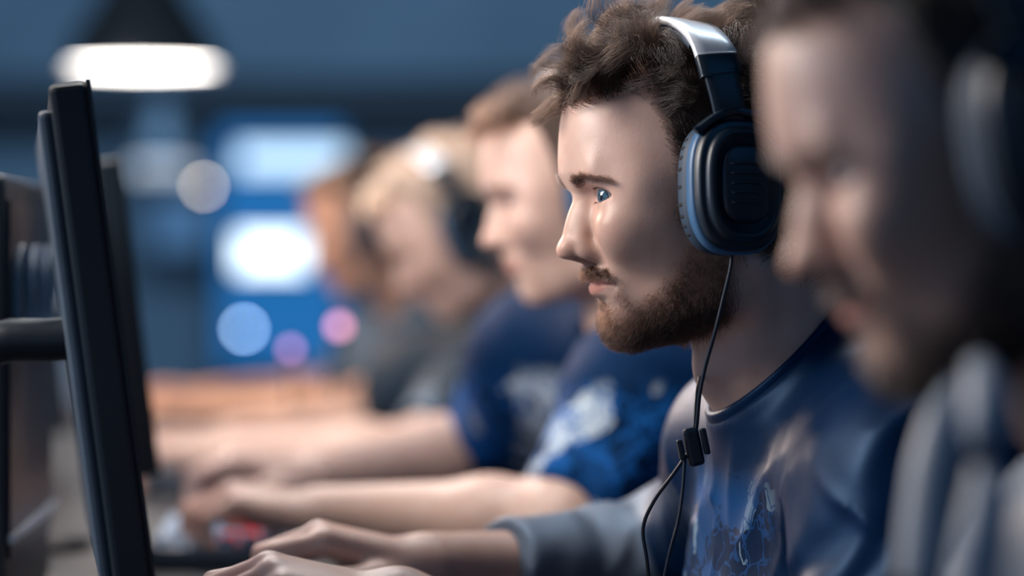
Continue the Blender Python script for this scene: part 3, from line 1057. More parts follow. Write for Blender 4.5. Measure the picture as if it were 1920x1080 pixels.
def make_headset(hd, label, m_top, m_dark, m_ring, m_pad, group, cable=None, detail=True, mic=False):
    base = hd.w((0, 0, -60))
    hs = empty('headset', base)
    tag(hs, label, 'headset', group)

    def put(name, V, F, m, parent, smooth=True):
        return np_mesh(name, hd.w(V) - base, F, m, parent, smooth)
    # band over the head
    half = [(3, 99, 22), (9, 97, 60), (13, 86, 87), (15.5, 58, 102), (16.5, 24, 109)]
    full = half + [(16.5, 0, 110.5)] + [(x, -y, z) for x, y, z in half[::-1]]
    S = spline(full, 400)
    zc = S[:, 2]; i1 = np.argmax(zc > 81); i2 = len(S) - 1 - np.argmax(zc[::-1] > 81)
    j1 = np.argmax(zc > 68); j2 = len(S) - 1 - np.argmax(zc[::-1] > 68)
    V, F = band(S[i1:i2:6], [30, 31, 32, 31, 30], [5, 5.5, 6, 5.5, 5], (1, 0, 0.12))
    put('headband', V, F, m_top, hs)
    pad = S[i1 + 30:i2 - 30:6].copy(); pad[:, 1] *= 0.965; pad[:, 2] -= 6.5
    V, F = band(pad, [24, 28, 28, 24], [5, 7, 7, 5], (1, 0, 0.12))
    put('headband_pad', V, F, m_pad, hs)
    for a, b in ((j1, i1 + 2), (i2 - 2, j2)):
        V, F = band(S[a:b], [29, 30.5], [6.5, 7], (1, 0, 0.12), 12)
        put('end_cap', V, F, m_dark, hs)
    for sg in (1, -1):
        sl = np.array([(3, 97 * sg, 18), (6, 99 * sg, 45), (11, 95 * sg, 72)])
        V, F = band(sl, [21, 22, 24], [4.5, 4.5, 5], (1, 0, 0.12), 16)
        put('slider', V, F, m_dark, hs)
        # ear cup: rounded rings stacked along the outward axis
        ax = unit(np.array([-0.20, 1.0 * sg, 0.08])); e1 = unit(np.array([1.0, 0, 0.0]) - ax * ax[0]); e2 = np.cross(ax, e1)
        if e2[2] < 0: e2 = -e2
        c0 = np.array([7.5, 74.0 * sg, -8.0])
        n = 72

        def stack(prof, ex=2.7):
            rings = []
            for o, a, b in prof:
                L = ring_loop(a * 0.90, b * 0.965, n, ex)
                rings.append(c0 + ax * o + L[:, :1] * e1 + L[:, 1:] * e2)
            V, F = sweep_rings(rings)
            # close both ends
            for e, rv in ((0, True), (len(rings) - 1, False)):
                ci = len(V); V = np.vstack([V, rings[e].mean(0)[None]])
                st = e * n
                tri = [(st + i, st + i + 1, st + (i + 2) % n, ci) for i in range(0, n, 2)]
                F = np.vstack([F, np.array(tri)])
            return V, F
        cup = put('ear_cup', *stack([(21, 33, 43), (21.5, 36.5, 46.5), (24, 37, 47), (34, 36, 46), (37, 34.5, 44.5), (37.5, 33.5, 43.5)]), m_dark, hs)
        put('ear_pad', *stack([(2, 24, 33), (1, 29, 39), (3, 34, 44), (8, 37, 47), (14, 37.5, 47.5), (19, 36.5, 46.5), (21, 34, 44)]), m_pad, cup)
        put('side_band', *stack([(21.6, 36.6, 46.6), (22.5, 38.2, 48.2), (30, 37.9, 47.9), (31, 36.2, 46.2)]), m_ring, cup)
        put('cover_plate', *stack([(36, 31, 41), (41, 30, 40), (43.5, 27.5, 37.5), (43.6, 25, 35), (42.0, 24, 34)]), m_dark, cup)
        if detail:
            put('center_badge', *stack([(40, 19, 27), (44.2, 18.5, 26.5), (45, 16.5, 24.5), (45.2, 3, 5)], 3.4), m_dark, cup)
            for q in range(5):
                V, F = band([c0 + ax * 45.2 + e1 * (-12) + e2 * (13 - 6.5 * q), c0 + ax * 46 + e2 * (14 - 6.5 * q), c0 + ax * 45.2 + e1 * 12 + e2 * (13 - 6.5 * q)], [1.6, 1.8, 1.6], [1.6, 1.6, 1.6], e2, 8)
                put('rib', V, F, m_dark, cup)
            # perforations along the front of the pad
            for q in range(9):
                a_ = math.radians(-38 + q * 9.5)
                L = np.array([0.9, 0.965]) * np.array([36.9 * math.cos(a_) ** (2 / 2.7), 46.9 * np.sign(math.sin(a_)) * abs(math.sin(a_)) ** (2 / 2.7)])
                p = c0 + ax * 12 + e1 * L[0] + e2 * L[1]
                V, F = band([p - ax * 2.2, p + ax * 2.2], [2.6, 2.6], [1.2, 1.2], e2, 4)
                put('perforation', V, F, PERF, cup)
        # yoke
        yk = [c0 + ax * 30 + e1 * 30 + e2 * 36, c0 + ax * 34 + e1 * 16 + e2 * 46, c0 + ax * 30 + e2 * 50, c0 + ax * 34 - e1 * 16 + e2 * 46, c0 + ax * 30 - e1 * 30 + e2 * 36]
        V, F = band(yk, [8, 9, 10, 9, 8], [5, 5, 5, 5, 5], ax, 24)
        put('yoke', V, F, m_dark, hs)
    if mic:
        pts = [c for c in ((20, 86, -40), (50, 78, -66), (74, 50, -76), (84, 30, -76))]
        tube('microphone_boom', hd.w(pts) - base, 0.0022, m_dark, hs, n=30)
    if cable:
        for nm, pts, r in cable:
            tube(nm, np.asarray(pts) - base, r, m_dark, hs, n=90)
    return hs, base


# ------------------------------------------------------------------ materials of people and headsets
SKIN_A = skin_mat('skin', (0.61, 0.415, 0.34), (0.035, 0.022, 0.018))
SKIN_B = skin_mat('skin_tan', (0.66, 0.42, 0.31), (0.05, 0.03, 0.02))
SKIN_C = skin_mat('skin_fair', (0.66, 0.46, 0.38), (0.25, 0.17, 0.11))
HAIR_A = hair_mat('hair_brown', (0.0065, 0.0036, 0.0025), 0.34, 0.6)
HAIR_R = hair_mat('hair_auburn', (0.016, 0.0068, 0.004), 0.32, 0.5)
HAIR_BK = hair_mat('hair_dark', (0.004, 0.003, 0.003), 0.35)
HAIR_BL = hair_mat('hair_blond', (0.26, 0.165, 0.11), 0.35)
HAIR_M = hair_mat('hair_mid_brown', (0.028, 0.013, 0.008), 0.35)
HAIR_LT = hair_mat('hair_light_brown', (0.10, 0.06, 0.042), 0.4)
CAP_LT = mat('hair_mass_light', (0.20, 0.14, 0.11), 0.6, bump=0.6, bscale=400)
CAP_A = mat('hair_mass_brown', (0.03, 0.017, 0.011), 0.6, bump=0.6, bscale=400)
CAP_BK = mat('hair_mass_dark', (0.012, 0.010, 0.010), 0.6, bump=0.6, bscale=400)
CAP_BL = mat('hair_mass_blond', (0.42, 0.31, 0.24), 0.6, bump=0.6, bscale=400)
CAP_M = mat('hair_mass_mid', (0.055, 0.03, 0.02), 0.6, bump=0.6, bscale=400)
IRIS_BLUE = eye_mat('eye_blue', (0.07, 0.15, 0.22))
IRIS_BR = eye_mat('eye_brown', (0.08, 0.045, 0.025))
HS_SILVER = mat('headset_silver', (0.80, 0.85, 0.92), 0.30, 0.35, noise=0.06, nscale=300)
HS_BLACK = mat('headset_black', (0.006, 0.015, 0.028), 0.36, bump=0.05, bscale=900)
HS_RING = mat('headset_band_grey', (0.05, 0.14, 0.28), 0.4, noise=0.1)
HS_PAD = mat('headset_pad', (0.022, 0.045, 0.08), 0.6, bump=0.08, bscale=900)
PERF = mat('pad_perforation', (0.004, 0.005, 0.008), 0.8)
SHOE = mat('shoe_dark', (0.02, 0.022, 0.03), 0.6, noise=0.3)
TROUSER = mat('trouser_dark', (0.02, 0.028, 0.045), 0.8, noise=0.3, bump=0.2)


def shirt_mat(name, base, prints=None, rough=0.42, sheen=0.0, ps=30.0, sleeve=None, spec=0.14, tint=(1.0, 1.0, 1.0)):
    """cloth; prints: list of (colour, threshold) laid as warped voronoi shapes inside the box given by print_box"""
    m = bpy.data.materials.new(name)
    m.use_nodes = True
    nt = m.node_tree; L = nt.links
    b = nt.nodes['Principled BSDF']
    b.inputs['Roughness'].default_value = rough
    b.inputs['Specular IOR Level'].default_value = spec
    b.inputs['Specular Tint'].default_value = (*tint, 1)
    b.inputs['Sheen Weight'].default_value = sheen
    b.inputs['Sheen Roughness'].default_value = 0.35
    tc = nt.nodes.new('ShaderNodeTexCoord')
    n = nt.nodes.new('ShaderNodeTexNoise'); n.inputs['Scale'].default_value = 18; n.inputs['Detail'].default_value = 6
    L.new(tc.outputs['Object'], n.inputs['Vector'])
    col = ramp(nt, n.outputs['Fac'], [(0.3, tuple(c * 0.75 for c in base)), (0.7, base)])
    if prints:
        box_lo, box_hi, pcol, hcol, thr = prints
        sp = nt.nodes.new('ShaderNodeSeparateXYZ'); L.new(tc.outputs['Object'], sp.inputs[0])
        mask = None
        for ax_, lo, hi in zip('XYZ', box_lo, box_hi):
            for edge, sgn in ((lo, 1), (hi, -1)):
                mr = nt.nodes.new('ShaderNodeMapRange')
                mr.inputs['From Min'].default_value = edge - 0.012 * sgn; mr.inputs['From Max'].default_value = edge + 0.012 * sgn
                L.new(sp.outputs[ax_], mr.inputs['Value'])
                if mask is None: mask = mr.outputs[0]
                else:
                    mu = nt.nodes.new('ShaderNodeMath'); mu.operation = 'MULTIPLY'
                    L.new(mask, mu.inputs[0]); L.new(mr.outputs[0], mu.inputs[1]); mask = mu.outputs[0]
        w = nt.nodes.new('ShaderNodeTexNoise'); w.inputs['Scale'].default_value = 26; w.inputs['Detail'].default_value = 3
        L.new(tc.outputs['Object'], w.inputs['Vector'])
        av = nt.nodes.new('ShaderNodeVectorMath'); av.operation = 'MULTIPLY_ADD'
        av.inputs[1].default_value = (0.06, 0.06, 0.06)
        L.new(w.outputs['Color'], av.inputs[0]); L.new(tc.outputs['Object'], av.inputs[2])
        vo = nt.nodes.new('ShaderNodeTexVoronoi'); vo.inputs['Scale'].default_value = ps; vo.feature = 'F1'
        L.new(av.outputs[0], vo.inputs['Vector'])
        vo2 = nt.nodes.new('ShaderNodeTexVoronoi'); vo2.inputs['Scale'].default_value = ps * 1.6; vo2.feature = 'DISTANCE_TO_EDGE'
        L.new(av.outputs[0], vo2.inputs['Vector'])
        spc = nt.nodes.new('ShaderNodeSeparateColor'); L.new(vo.outputs['Color'], spc.inputs[0])
        pc = ramp(nt, spc.outputs[0], [(0.0, base), (thr, base), (thr + 0.02, pcol), (0.86, pcol), (0.88, hcol), (1.0, hcol)])
        li = ramp(nt, vo2.outputs['Distance'], [(0.0, (1, 1, 1)), (0.035, (1, 1, 1)), (0.06, (0, 0, 0))])
        x1 = nt.nodes.new('ShaderNodeMix'); x1.data_type = 'RGBA'
        L.new(li, x1.inputs[0]); L.new(pc, x1.inputs[6]); x1.inputs[7].default_value = (*pcol, 1)
        x = nt.nodes.new('ShaderNodeMix'); x.data_type = 'RGBA'
        L.new(mask, x.inputs[0]); L.new(col, x.inputs[6]); L.new(x1.outputs[2], x.inputs[7])
        col = x.outputs[2]
    if sleeve:
        sa = nt.nodes.new('ShaderNodeAttribute'); sa.attribute_name = 'sleeve'
        x = nt.nodes.new('ShaderNodeMix'); x.data_type = 'RGBA'
        L.new(sa.outputs['Fac'], x.inputs[0]); L.new(col, x.inputs[6]); x.inputs[7].default_value = (*sleeve, 1)
        col = x.outputs[2]
    L.new(col, b.inputs['Base Color'])
    wv = nt.nodes.new('ShaderNodeTexNoise'); wv.inputs['Scale'].default_value = 1100; wv.inputs['Detail'].default_value = 2
    L.new(tc.outputs['Object'], wv.inputs['Vector'])
    bp = nt.nodes.new('ShaderNodeBump'); bp.inputs['Strength'].default_value = 0.2; bp.inputs['Distance'].default_value = 0.0006
    L.new(wv.outputs['Fac'], bp.inputs['Height']); L.new(bp.outputs['Normal'], b.inputs['Normal'])
    return m


def style_messy(root, nrm, rs):
    n = len(root)
    x, y, z = root.T
    top = sstep(z, 45, 85)
    front = sstep(x, 30, 80)
    d = np.zeros((n, 3))
    clx = vnoise(root / 24.0 + 3); cly = vnoise(root / 24.0 + 9)
    d[:, 0] = (0.10 * front - 0.35 * (1 - front)) * top - 0.55 * (1 - top) + clx * 0.8 * top
    d[:, 1] = cly * 1.0 * top + np.sign(y) * 0.15
    d[:, 2] = (0.25 + 0.4 * front) * top - 0.75 * (1 - top)
    edge = (1 - sstep(scalp_mask(root), 4, 16)) * sstep(x, 60, 80)
    d[:, 0] += 0.30 * edge; d[:, 2] += 0.2 * edge
    d += rs.randn(n, 3) * 0.12
    ln = np.interp(z, [-60, -10, 25, 55, 75, 100], [5, 8, 13, 26, 48, 56])
    ln *= 0.72 + 0.5 * rs.rand(n)
    # the band of the headset presses the hair flat
    onband = np.exp(-((x - 14) / 17) ** 2)
    ln *= 1 - 0.5 * onband
    d[:, 2] -= 0.9 * onband * top
    return d, ln


def style_swept(root, nrm, rs, k=1.0):
    n = len(root)
    x, y, z = root.T
    top = sstep(z, 40, 85)
    d = np.zeros((n, 3))
    d[:, 0] = 0.8 * top * sstep(x, 10, 70) - 0.5 * (1 - top) - 0.4 * top * (1 - sstep(x, 10, 70))
    d[:, 1] = 0.3 * vnoise(root / 30.0)
    d[:, 2] = 0.1 * top - 0.7 * (1 - top)
    d += rs.randn(n, 3) * 0.1
    ln = np.interp(z, [-60, -10, 25, 55, 80], [5, 8, 14, 24, 34]) * (0.75 + 0.4 * rs.rand(n)) * k
    return d, ln

# ------------------------------------------------------------------ the player in focus
HD1 = Head(at(1310, 340, 2.25), yaw=9, pitch=0)
neck1 = HD1.w((-84, 0, -176))
B1 = Body(HD1, nb=neck1, pelvis=(0.46, 2.27, 0.55), shL=(0.375, 2.06, 0.885), shR=(0.320, 2.43, 0.882),
          elL=(0.31, 1.99, 0.68), elR=(0.285, 2.63, 0.766), wrL=(0.035, 2.10, 0.806), wrR=(0.064, 2.48, 0.797),
          hdL=(-0.95, 0.05, 0.22), hdR=(-0.95, -0.10, 0.24), curl=1.35)
SHIRT1 = shirt_mat('shirt_navy', (0.0014, 0.017, 0.062), ((-0.32, -0.12, 0.15), (-0.16, 0.08, 0.42), (0.010, 0.075, 0.24), (0.25, 0.38, 0.50), 0.52), rough=0.42, sheen=0.0, spec=0.30, tint=(0.22, 0.52, 1.0), ps=36, sleeve=(0.16, 0.20, 0.26))
P1 = make_person((0.46, 2.27, 0.46), HD1, B1, 'bearded player with messy brown hair in a navy shirt with a blue print',
                 SKIN_A, HAIR_A, SHIRT1, TROUSER, IRIS_BLUE, sleeve=(0.55, 0.74), sleeve_on_fore=(True, True), vox_head=1.25, vox_arm=0.0022, vox_shirt=0.0032,
                 hair=dict(n=26000, style=style_messy, kw=dict(steps=11, nclump=170, clump=0.95, curl=9.5, wave=42, lift=1.25, frizz=0.4)),
                 beard=16000, strand_r=0.14, fold_amp=0.0095, seed=3, browm=HAIR_R)
hs1_base = HD1.w((0, 0, -60))
CAB1 = [('cable', [at(1372, 462, 2.150), at(1370, 500, 2.148), at(1356, 560, 2.150), at(1340, 625, 2.152), at(1322, 690, 2.158), at(1312, 740, 2.16), at(1306, 800, 2.165), at(1296, 830, 2.17)], 0.0013)]
H1, _ = make_headset(HD1, 'black headset with silver headband worn by the bearded player', HS_SILVER, HS_BLACK, HS_RING, HS_PAD, 'headsets on the players', cable=CAB1)

# ------------------------------------------------------------------ the other players
def scale_pt(o, v):
    return np.asarray(o) + np.asarray(v)


def sit(hd, depth, near_sh, far_sh, near_el, far_el, near_wr, far_wr, near_hd, far_hd, pelvis_dx, k=1.0, curl=1.0):
    nb = hd.w((-78, 0, -177))
    pe = (nb[0] + pelvis_dx, depth + 0.02, 0.55)
    return Body(hd, nb=nb, pelvis=pe, shL=near_sh, shR=far_sh, elL=near_el, elR=far_el, wrL=near_wr, wrR=far_wr, hdL=near_hd, hdR=far_hd, k=k, curl=curl)


# player next to the camera
D0 = 1.50
HD0 = Head(at(1842, 250, D0), yaw=6, pitch=8, scale=1.0)
B0 = sit(HD0, D0, (0.47, 1.31, 0.84), (0.405, 1.68, 0.845), (0.36, 1.22, 0.66), (0.34, 1.78, 0.69), (0.06, 1.36, 0.795), (0.05, 1.66, 0.795), (-0.97, 0.05, 0.06), (-0.97, -0.05, 0.06), 0.17)
SHIRT0 = shirt_mat('jacket_grey', (0.11, 0.145, 0.20), rough=0.5, sheen=0.03)
P0 = make_person((B0.pe[0], D0 + .02, 0.46), HD0, B0, 'dark-haired bearded player with downcast eyes in a pale grey jacket', SKIN_A, HAIR_BK, SHIRT0, TROUSER, IRIS_BR,
                 sleeve=(0.8, 0.8), sleeve_on_fore=(True, True), vox_head=2.2, vox_arm=0.005, vox_shirt=0.006,
                 hair=dict(n=9000, up=6, style=lambda a, b, c: style_swept(a, b, c, 0.5), cap=5.0, cap_mat=CAP_BK, kw=dict(steps=7, nclump=120, clump=0.6, curl=2.0, wave=30, lift=0.4, frizz=0.4)),
                 beard=5000, strand_r=0.22, fold_amp=0.010, seed=5, gaze=(0, -18))
H0, _ = make_headset(HD0, 'dark headset worn by the player in the pale grey jacket', HS_BLACK, HS_BLACK, HS_PAD, HS_PAD, 'headsets on the players', detail=False)

# second player behind
D2 = 3.10
HD2 = Head(at(1092, 350, D2), yaw=8, pitch=3, scale=1.0)
B2 = sit(HD2, D2, (0.275, 2.93, 0.905), (0.20, 3.29, 0.93), (0.195, 2.86, 0.792), (0.15, 3.42, 0.83), (-0.02, 2.97, 0.800), (-0.03, 3.30, 0.815), (-0.97, 0.1, 0.16), (-0.97, -0.06, 0.14), 0.16, curl=1.35)
SHIRT2 = shirt_mat('shirt_blue', (0.0012, 0.017, 0.065), ((-0.6, -0.6, 0.0), (0.3, 0.6, 0.46), (0.008, 0.09, 0.32), (0.42, 0.50, 0.58), 0.62), rough=0.7, tint=(0.3, 0.6, 1.0), ps=24)
P2 = make_person((B2.pe[0], D2 + .02, 0.46), HD2, B2, 'clean-shaven player with short brown hair in a patterned bright blue shirt', SKIN_C, HAIR_M, SHIRT2, TROUSER, IRIS_BR,
                 sleeve=(0.85, 0.85), sleeve_on_fore=(False, False), vox_head=2.4, vox_arm=0.0036, vox_shirt=0.007,
                 hair=dict(n=7000, style=style_swept, cap=10.0, cap_mat=CAP_M, kw=dict(steps=7, nclump=120, clump=0.7, curl=2.5, wave=30, lift=0.5, frizz=0.4)),
                 strand_r=0.22, fold_amp=0.010, seed=7, gaze=(0, -8))
H2, _ = make_headset(HD2, 'headset with pale band on the player in the patterned blue shirt', HS_SILVER, HS_BLACK, HS_RING, HS_PAD, 'headsets on the players', detail=False)

# third player behind
D3 = 4.10
HD3 = Head(at(858, 425, D3), yaw=8, pitch=20, scale=1.0)
B3 = sit(HD3, D3, (0.155, 3.93, 0.845), (0.10, 4.28, 0.87), (0.085, 3.86, 0.795), (0.06, 4.42, 0.80), (-0.14, 3.95, 0.80), (-0.15, 4.25, 0.80), (-0.97, 0.08, 0.05), (-0.97, -0.06, 0.05), 0.2)
SHIRT3 = shirt_mat('shirt_slate', (0.022, 0.04, 0.062), ((-0.6, -0.6, 0.0), (0.3, -0.12, 0.42), (0.18, 0.25, 0.33), (0.5, 0.55, 0.6), 0.6), rough=0.6, ps=9)
P3 = make_person((B3.pe[0], D3 + .02, 0.46), HD3, B3, 'fair-haired player with bowed head in a slate grey t-shirt', SKIN_C, HAIR_BL, SHIRT3, TROUSER, IRIS_BR,
                 sleeve=(0.7, 0.7), sleeve_on_fore=(False, False), vox_head=2.8, vox_arm=0.0042, vox_shirt=0.009,
                 hair=dict(n=6000, style=style_swept, cap=14.0, cap_mat=CAP_BL, kw=dict(steps=7, nclump=100, clump=0.7, curl=3.5, wave=30, lift=0.7, frizz=0.4)),
                 strand_r=0.3, fold_amp=0.010, seed=9, gaze=(0, -18))
H3, _ = make_headset(HD3, 'silver-banded headset on the fair-haired player with bowed head', HS_SILVER, HS_BLACK, HS_RING, HS_PAD, 'headsets on the players', detail=False)

# farthest player
D4 = 5.20
HD4 = Head(at(692, 424, D4), yaw=8, pitch=5, scale=1.0)
B4 = sit(HD4, D4, (0.105, 5.02, 0.845), (0.05, 5.38, 0.87), (0.0, 4.95, 0.795), (-0.02, 5.5, 0.80), (-0.215, 5.03, 0.80), (-0.22, 5.33, 0.81), (-0.95, 0.08, 0.12), (-0.95, -0.06, 0.12), 0.2)
SHIRT4 = shirt_mat('shirt_steel', (0.10, 0.16, 0.24), rough=0.7)
P4 = make_person((B4.pe[0], D4 + .02, 0.46), HD4, B4, 'player farthest down the row in a steel blue shirt', SKIN_B, HAIR_LT, SHIRT4, TROUSER, IRIS_BR,
                 sleeve=(0.6, 0.6), sleeve_on_fore=(False, False), vox_head=3.2, vox_arm=0.005, vox_shirt=0.011,
                 hair=dict(n=4000, style=style_swept, cap=10.0, cap_mat=CAP_LT, kw=dict(steps=7, nclump=100, clump=0.7, curl=2.5, wave=30, lift=0.5, frizz=0.4)),
                 strand_r=0.4, fold_amp=0.010, seed=11, gaze=(0, -8))
H4, _ = make_headset(HD4, 'dark headset on the player in the steel blue shirt', HS_BLACK, HS_BLACK, HS_RING, HS_PAD, 'headsets on the players', detail=False)

# ------------------------------------------------------------------ the room
WALL = mat('wall_blue', (0.20, 0.29, 0.38), 0.8, noise=0.15, nscale=2.0)
WALL_D = mat('wall_dark', (0.02, 0.045, 0.08), 0.8, noise=0.15, nscale=2.0)
FLOOR = mat('floor_grey', (0.05, 0.06, 0.075), 0.45, noise=0.25, nscale=6.0)
CEIL = mat('ceiling_dark', (0.04, 0.07, 0.11), 0.85, noise=0.1)
STEEL = mat('beam_steel', (0.015, 0.03, 0.05), 0.6, noise=0.2)


def structure(o):
    o['kind'] = 'structure'
    return o


YB = 13.0
structure(box('floor', (0, 6.3, -0.05), (9.0, 15.4, 0.1), FLOOR))
structure(box('ceiling', (0, 6.3, 3.65), (9.0, 15.4, 0.1), CEIL))
structure(box('wall_back', (0, YB + 0.05, 1.8), (9.0, 0.1, 3.6), WALL))
structure(box('wall_left', (-4.45, 6.3, 1.8), (0.1, 15.2, 3.6), WALL))
structure(box('wall_right', (4.45, 6.3, 1.8), (0.1, 15.2, 3.6), WALL))
structure(box('wall_front', (0, -1.35, 1.8), (9.0, 0.1, 3.6), WALL))
structure(box('trim_1', (0.0, YB - 0.10, 1.69), (8.8, 0.2, 0.20), STEEL))

# ------------------------------------------------------------------ the desk
DESK = mat('desk_black', (0.018, 0.022, 0.03), 0.4, noise=0.2, nscale=12, bump=0.05)
METAL = mat('desk_metal', (0.02, 0.02, 0.025), 0.4, 0.6, noise=0.1)
PLAST = mat('monitor_plastic', (0.004, 0.010, 0.018), 0.4, bump=0.05, bscale=500)
PLAST2 = mat('monitor_back', (0.05, 0.075, 0.11), 0.35, noise=0.2)
EDGE = -0.02
desk = empty('desk', (-0.45, 3.4, 0))
tag(desk, 'long black desk shared by the whole row of players', 'desk')
box('table_top', (0.04, 0, 0.735), (0.82, 5.6, 0.03), DESK, desk, bevel=0.006)
box('back_rail', (-0.30, 0, 0.55), (0.03, 5.4, 0.16), METAL, desk, bevel=0.004)
for yy in (-2.6, -0.72, 1.25, 2.6):
    for xx in (-0.3, 0.33):
        box('leg', (xx, yy, 0.36), (0.05, 0.05, 0.72), METAL, desk, bevel=0.004)


# ------------------------------------------------------------------ monitors
def screen_mat(name, seed, strength):
    m = bpy.data.materials.new(name)
    m.use_nodes = True
    nt = m.node_tree; L = nt.links
    b = nt.nodes['Principled BSDF']
    b.inputs['Base Color'].default_value = (0.01, 0.01, 0.012, 1)
    b.inputs['Roughness'].default_value = 0.2
    tc = nt.nodes.new('ShaderNodeTexCoord')
    mp = nt.nodes.new('ShaderNodeMapping'); mp.inputs['Location'].default_value = (seed, seed * 2, seed * 3)
    L.new(tc.outputs['Object'], mp.inputs['Vector'])
    n = nt.nodes.new('ShaderNodeTexVoronoi'); n.inputs['Scale'].default_value = 9
    L.new(mp.outputs[0], n.inputs['Vector'])
    sp = nt.nodes.new('ShaderNodeSeparateColor'); L.new(n.outputs['Color'], sp.inputs[0])
    c = ramp(nt, sp.outputs[0], [(0.0, (0.06, 0.12, 0.25)), (0.45, (0.22, 0.36, 0.60)), (0.7, (0.5, 0.58, 0.7)), (0.9, (0.85, 0.86, 0.88))])
    L.new(c, b.inputs['Emission Color'])
    b.inputs['Emission Strength'].default_value = strength
    return m


SCREEN = [screen_mat('screen_light', 1.3 * i, 1.0) for i in range(4)]


def monitor(top, bottom, depth, yaw, label, sc, width=0.55, thick=0.024):
    """top and bottom: points at the near edge of the screen, yaw turns the far edge away from the players"""
    top = np.asarray(top); bottom = np.asarray(bottom)
    up = Vector(top - bottom); h = up.length
    along = Vector((-math.sin(yaw), math.cos(yaw), 0))          # from the near edge to the far edge
    up_n = (up - along * up.dot(along)).normalized()
    nrm = along.cross(up_n).normalized()                         # towards the players
    if nrm.x < 0: nrm = -nrm
    cen = Vector((top + bottom) / 2) + along * width / 2
    mo = empty('monitor', (cen.x - 0.10, cen.y, 0.75))
    tag(mo, label, 'monitor', 'monitors along the desk')
    R = Matrix((along, up_n, nrm)).transposed()
    off = cen - mo.location

    def panel(name, c, s, m, parent=mo, bevel=0.0):
        bm = bmesh.new(); add_box(bm, (0, 0, 0), s)
        if bevel: bmesh.ops.bevel(bm, geom=list(bm.edges), offset=bevel, segments=2, profile=0.5, affect='EDGES')
        M = Matrix.Translation(off) @ R.to_4x4() @ Matrix.Translation(Vector(c))
        bmesh.ops.transform(bm, matrix=M, verts=bm.verts)
        return bm_obj(name, bm, m, parent)
    hs_ = panel('housing', (0, 0, -thick * 0.5), (width, h, thick), PLAST, bevel=0.004)
    panel('back_cover', (0, 0, -thick - 0.004), (width - 0.03, h - 0.03, 0.010), PLAST2, bevel=0.004)
    panel('screen', (0, 0.004, 0.0006), (width - 0.02, h - 0.03, 0.001), sc)
    for sx in (-1, 1):
        panel('bezel', (sx * (width / 2 - 0.005), 0, 0.0015), (0.010, h, 0.003), PLAST, hs_)
    for sy, hh in ((1, 0.010), (-1, 0.020)):
        panel('bezel', (0, sy * (h / 2 - hh / 2), 0.0015), (width - 0.02, hh, 0.003), PLAST, hs_)
    fix = off - nrm * (thick + 0.008)
    stand_top = off - nrm * (thick + 0.09)
    tube('stand_neck', [(fix.x, fix.y, fix.z), (stand_top.x + .02, fix.y, fix.z - .01), (stand_top.x - .01, stand_top.y, fix.z * .6), (stand_top.x - 0.01, stand_top.y, 0.012)], 0.016, PLAST, mo, n=16, k=12)
    lathe('stand_base', [(0.001, 0.0), (0.085, 0.0), (0.088, 0.004), (0.085, 0.009), (0.03, 0.015), (0.001, 0.015)], PLAST, mo, 36, (stand_top.x - .01, stand_top.y, 0))
    return mo


monitor(at(160, 152, 2.05), at(290, 1130, 2.05), 2.05, math.radians(5.6), 'black monitor in front of the bearded player in navy', SCREEN[0])
monitor(at(222, 296, 2.92), at(296, 892, 2.92), 2.92, math.radians(5.6), 'black monitor in front of the player in the patterned blue shirt', SCREEN[1])
monitor(at(-330, 10, 1.34), at(-300, 1400, 1.34), 1.34, math.radians(8), 'black monitor in front of the player in the pale grey jacket', SCREEN[2])
monitor(at(85, 366, 3.95), at(130, 812, 3.95), 3.95, math.radians(4.5), 'black monitor in front of the fair-haired player', SCREEN[3])


# ------------------------------------------------------------------ keyboards
KB = mat('keyboard_case', (0.05, 0.07, 0.10), 0.35, noise=0.2)
KEY = mat('keycap_grey', (0.42, 0.52, 0.66), 0.35, noise=0.1)
KEYR = mat('keycap_red_backlit', (0.5, 0.02, 0.03), 0.4, emit=(1.0, 0.03, 0.05), estr=0.9)


def key_mesh(w, m):
    bm = bmesh.new()
    bmesh.ops.create_cube(bm, size=1.0, matrix=Matrix.Diagonal((0.0165, w - 0.0025, 0.009, 1)))
    for v in bm.verts:
        if v.co.z > 0: v.co.x *= 0.78; v.co.y *= (w - 0.0065) / (w - 0.0025)
    me = bpy.data.meshes.new('key'); bm.to_mesh(me); bm.free(); me.materials.append(m)
    return me


KM = {}
ROWS = [[1] * 15, [1] * 13 + [2], [1.5] + [1] * 12 + [1.5], [1.8] + [1] * 11 + [2.2], [2.3] + [1] * 10 + [2.7], [1.3, 1.3, 1.3, 6.2, 1.3, 1.3, 1, 1.3]]


def keyboard(loc, rz, label, red=()):
    kb = empty('keyboard', loc, rz)
    tag(kb, label, 'keyboard', 'keyboards on the desk')
    box('case', (0, 0, 0.011), (0.135, 0.31, 0.018), KB, kb, bevel=0.003)
    for r, row in enumerate(ROWS):
        y = -0.1475
        tot = sum(row); u = 0.295 / tot
        for c, w in enumerate(row):
            ww = w * u
            m = KEYR if (r, c) in red else KEY
            kk = (round(ww, 4), m.name)
            if kk not in KM: KM[kk] = key_mesh(ww, m)
            o = bpy.data.objects.new('key', KM[kk])
            o.location = (-0.051 + r * 0.0202, y + ww / 2, 0.0235)
            link(o, kb)
            y += ww
    return kb


keyboard((-0.095, 2.28, 0.751), 0.0, 'keyboard under the hands of the bearded player in navy')
keyboard((-0.12, 3.10, 0.751), 0.0, 'keyboard with red backlit keys under the hands of the player in patterned blue', red=[(3, 1), (4, 2)])
keyboard((-0.235, 4.10, 0.751), 0.0, 'keyboard under the hands of the fair-haired player')
keyboard((-0.10, 1.50, 0.751), 0.0, 'keyboard in front of the player in the pale grey jacket')

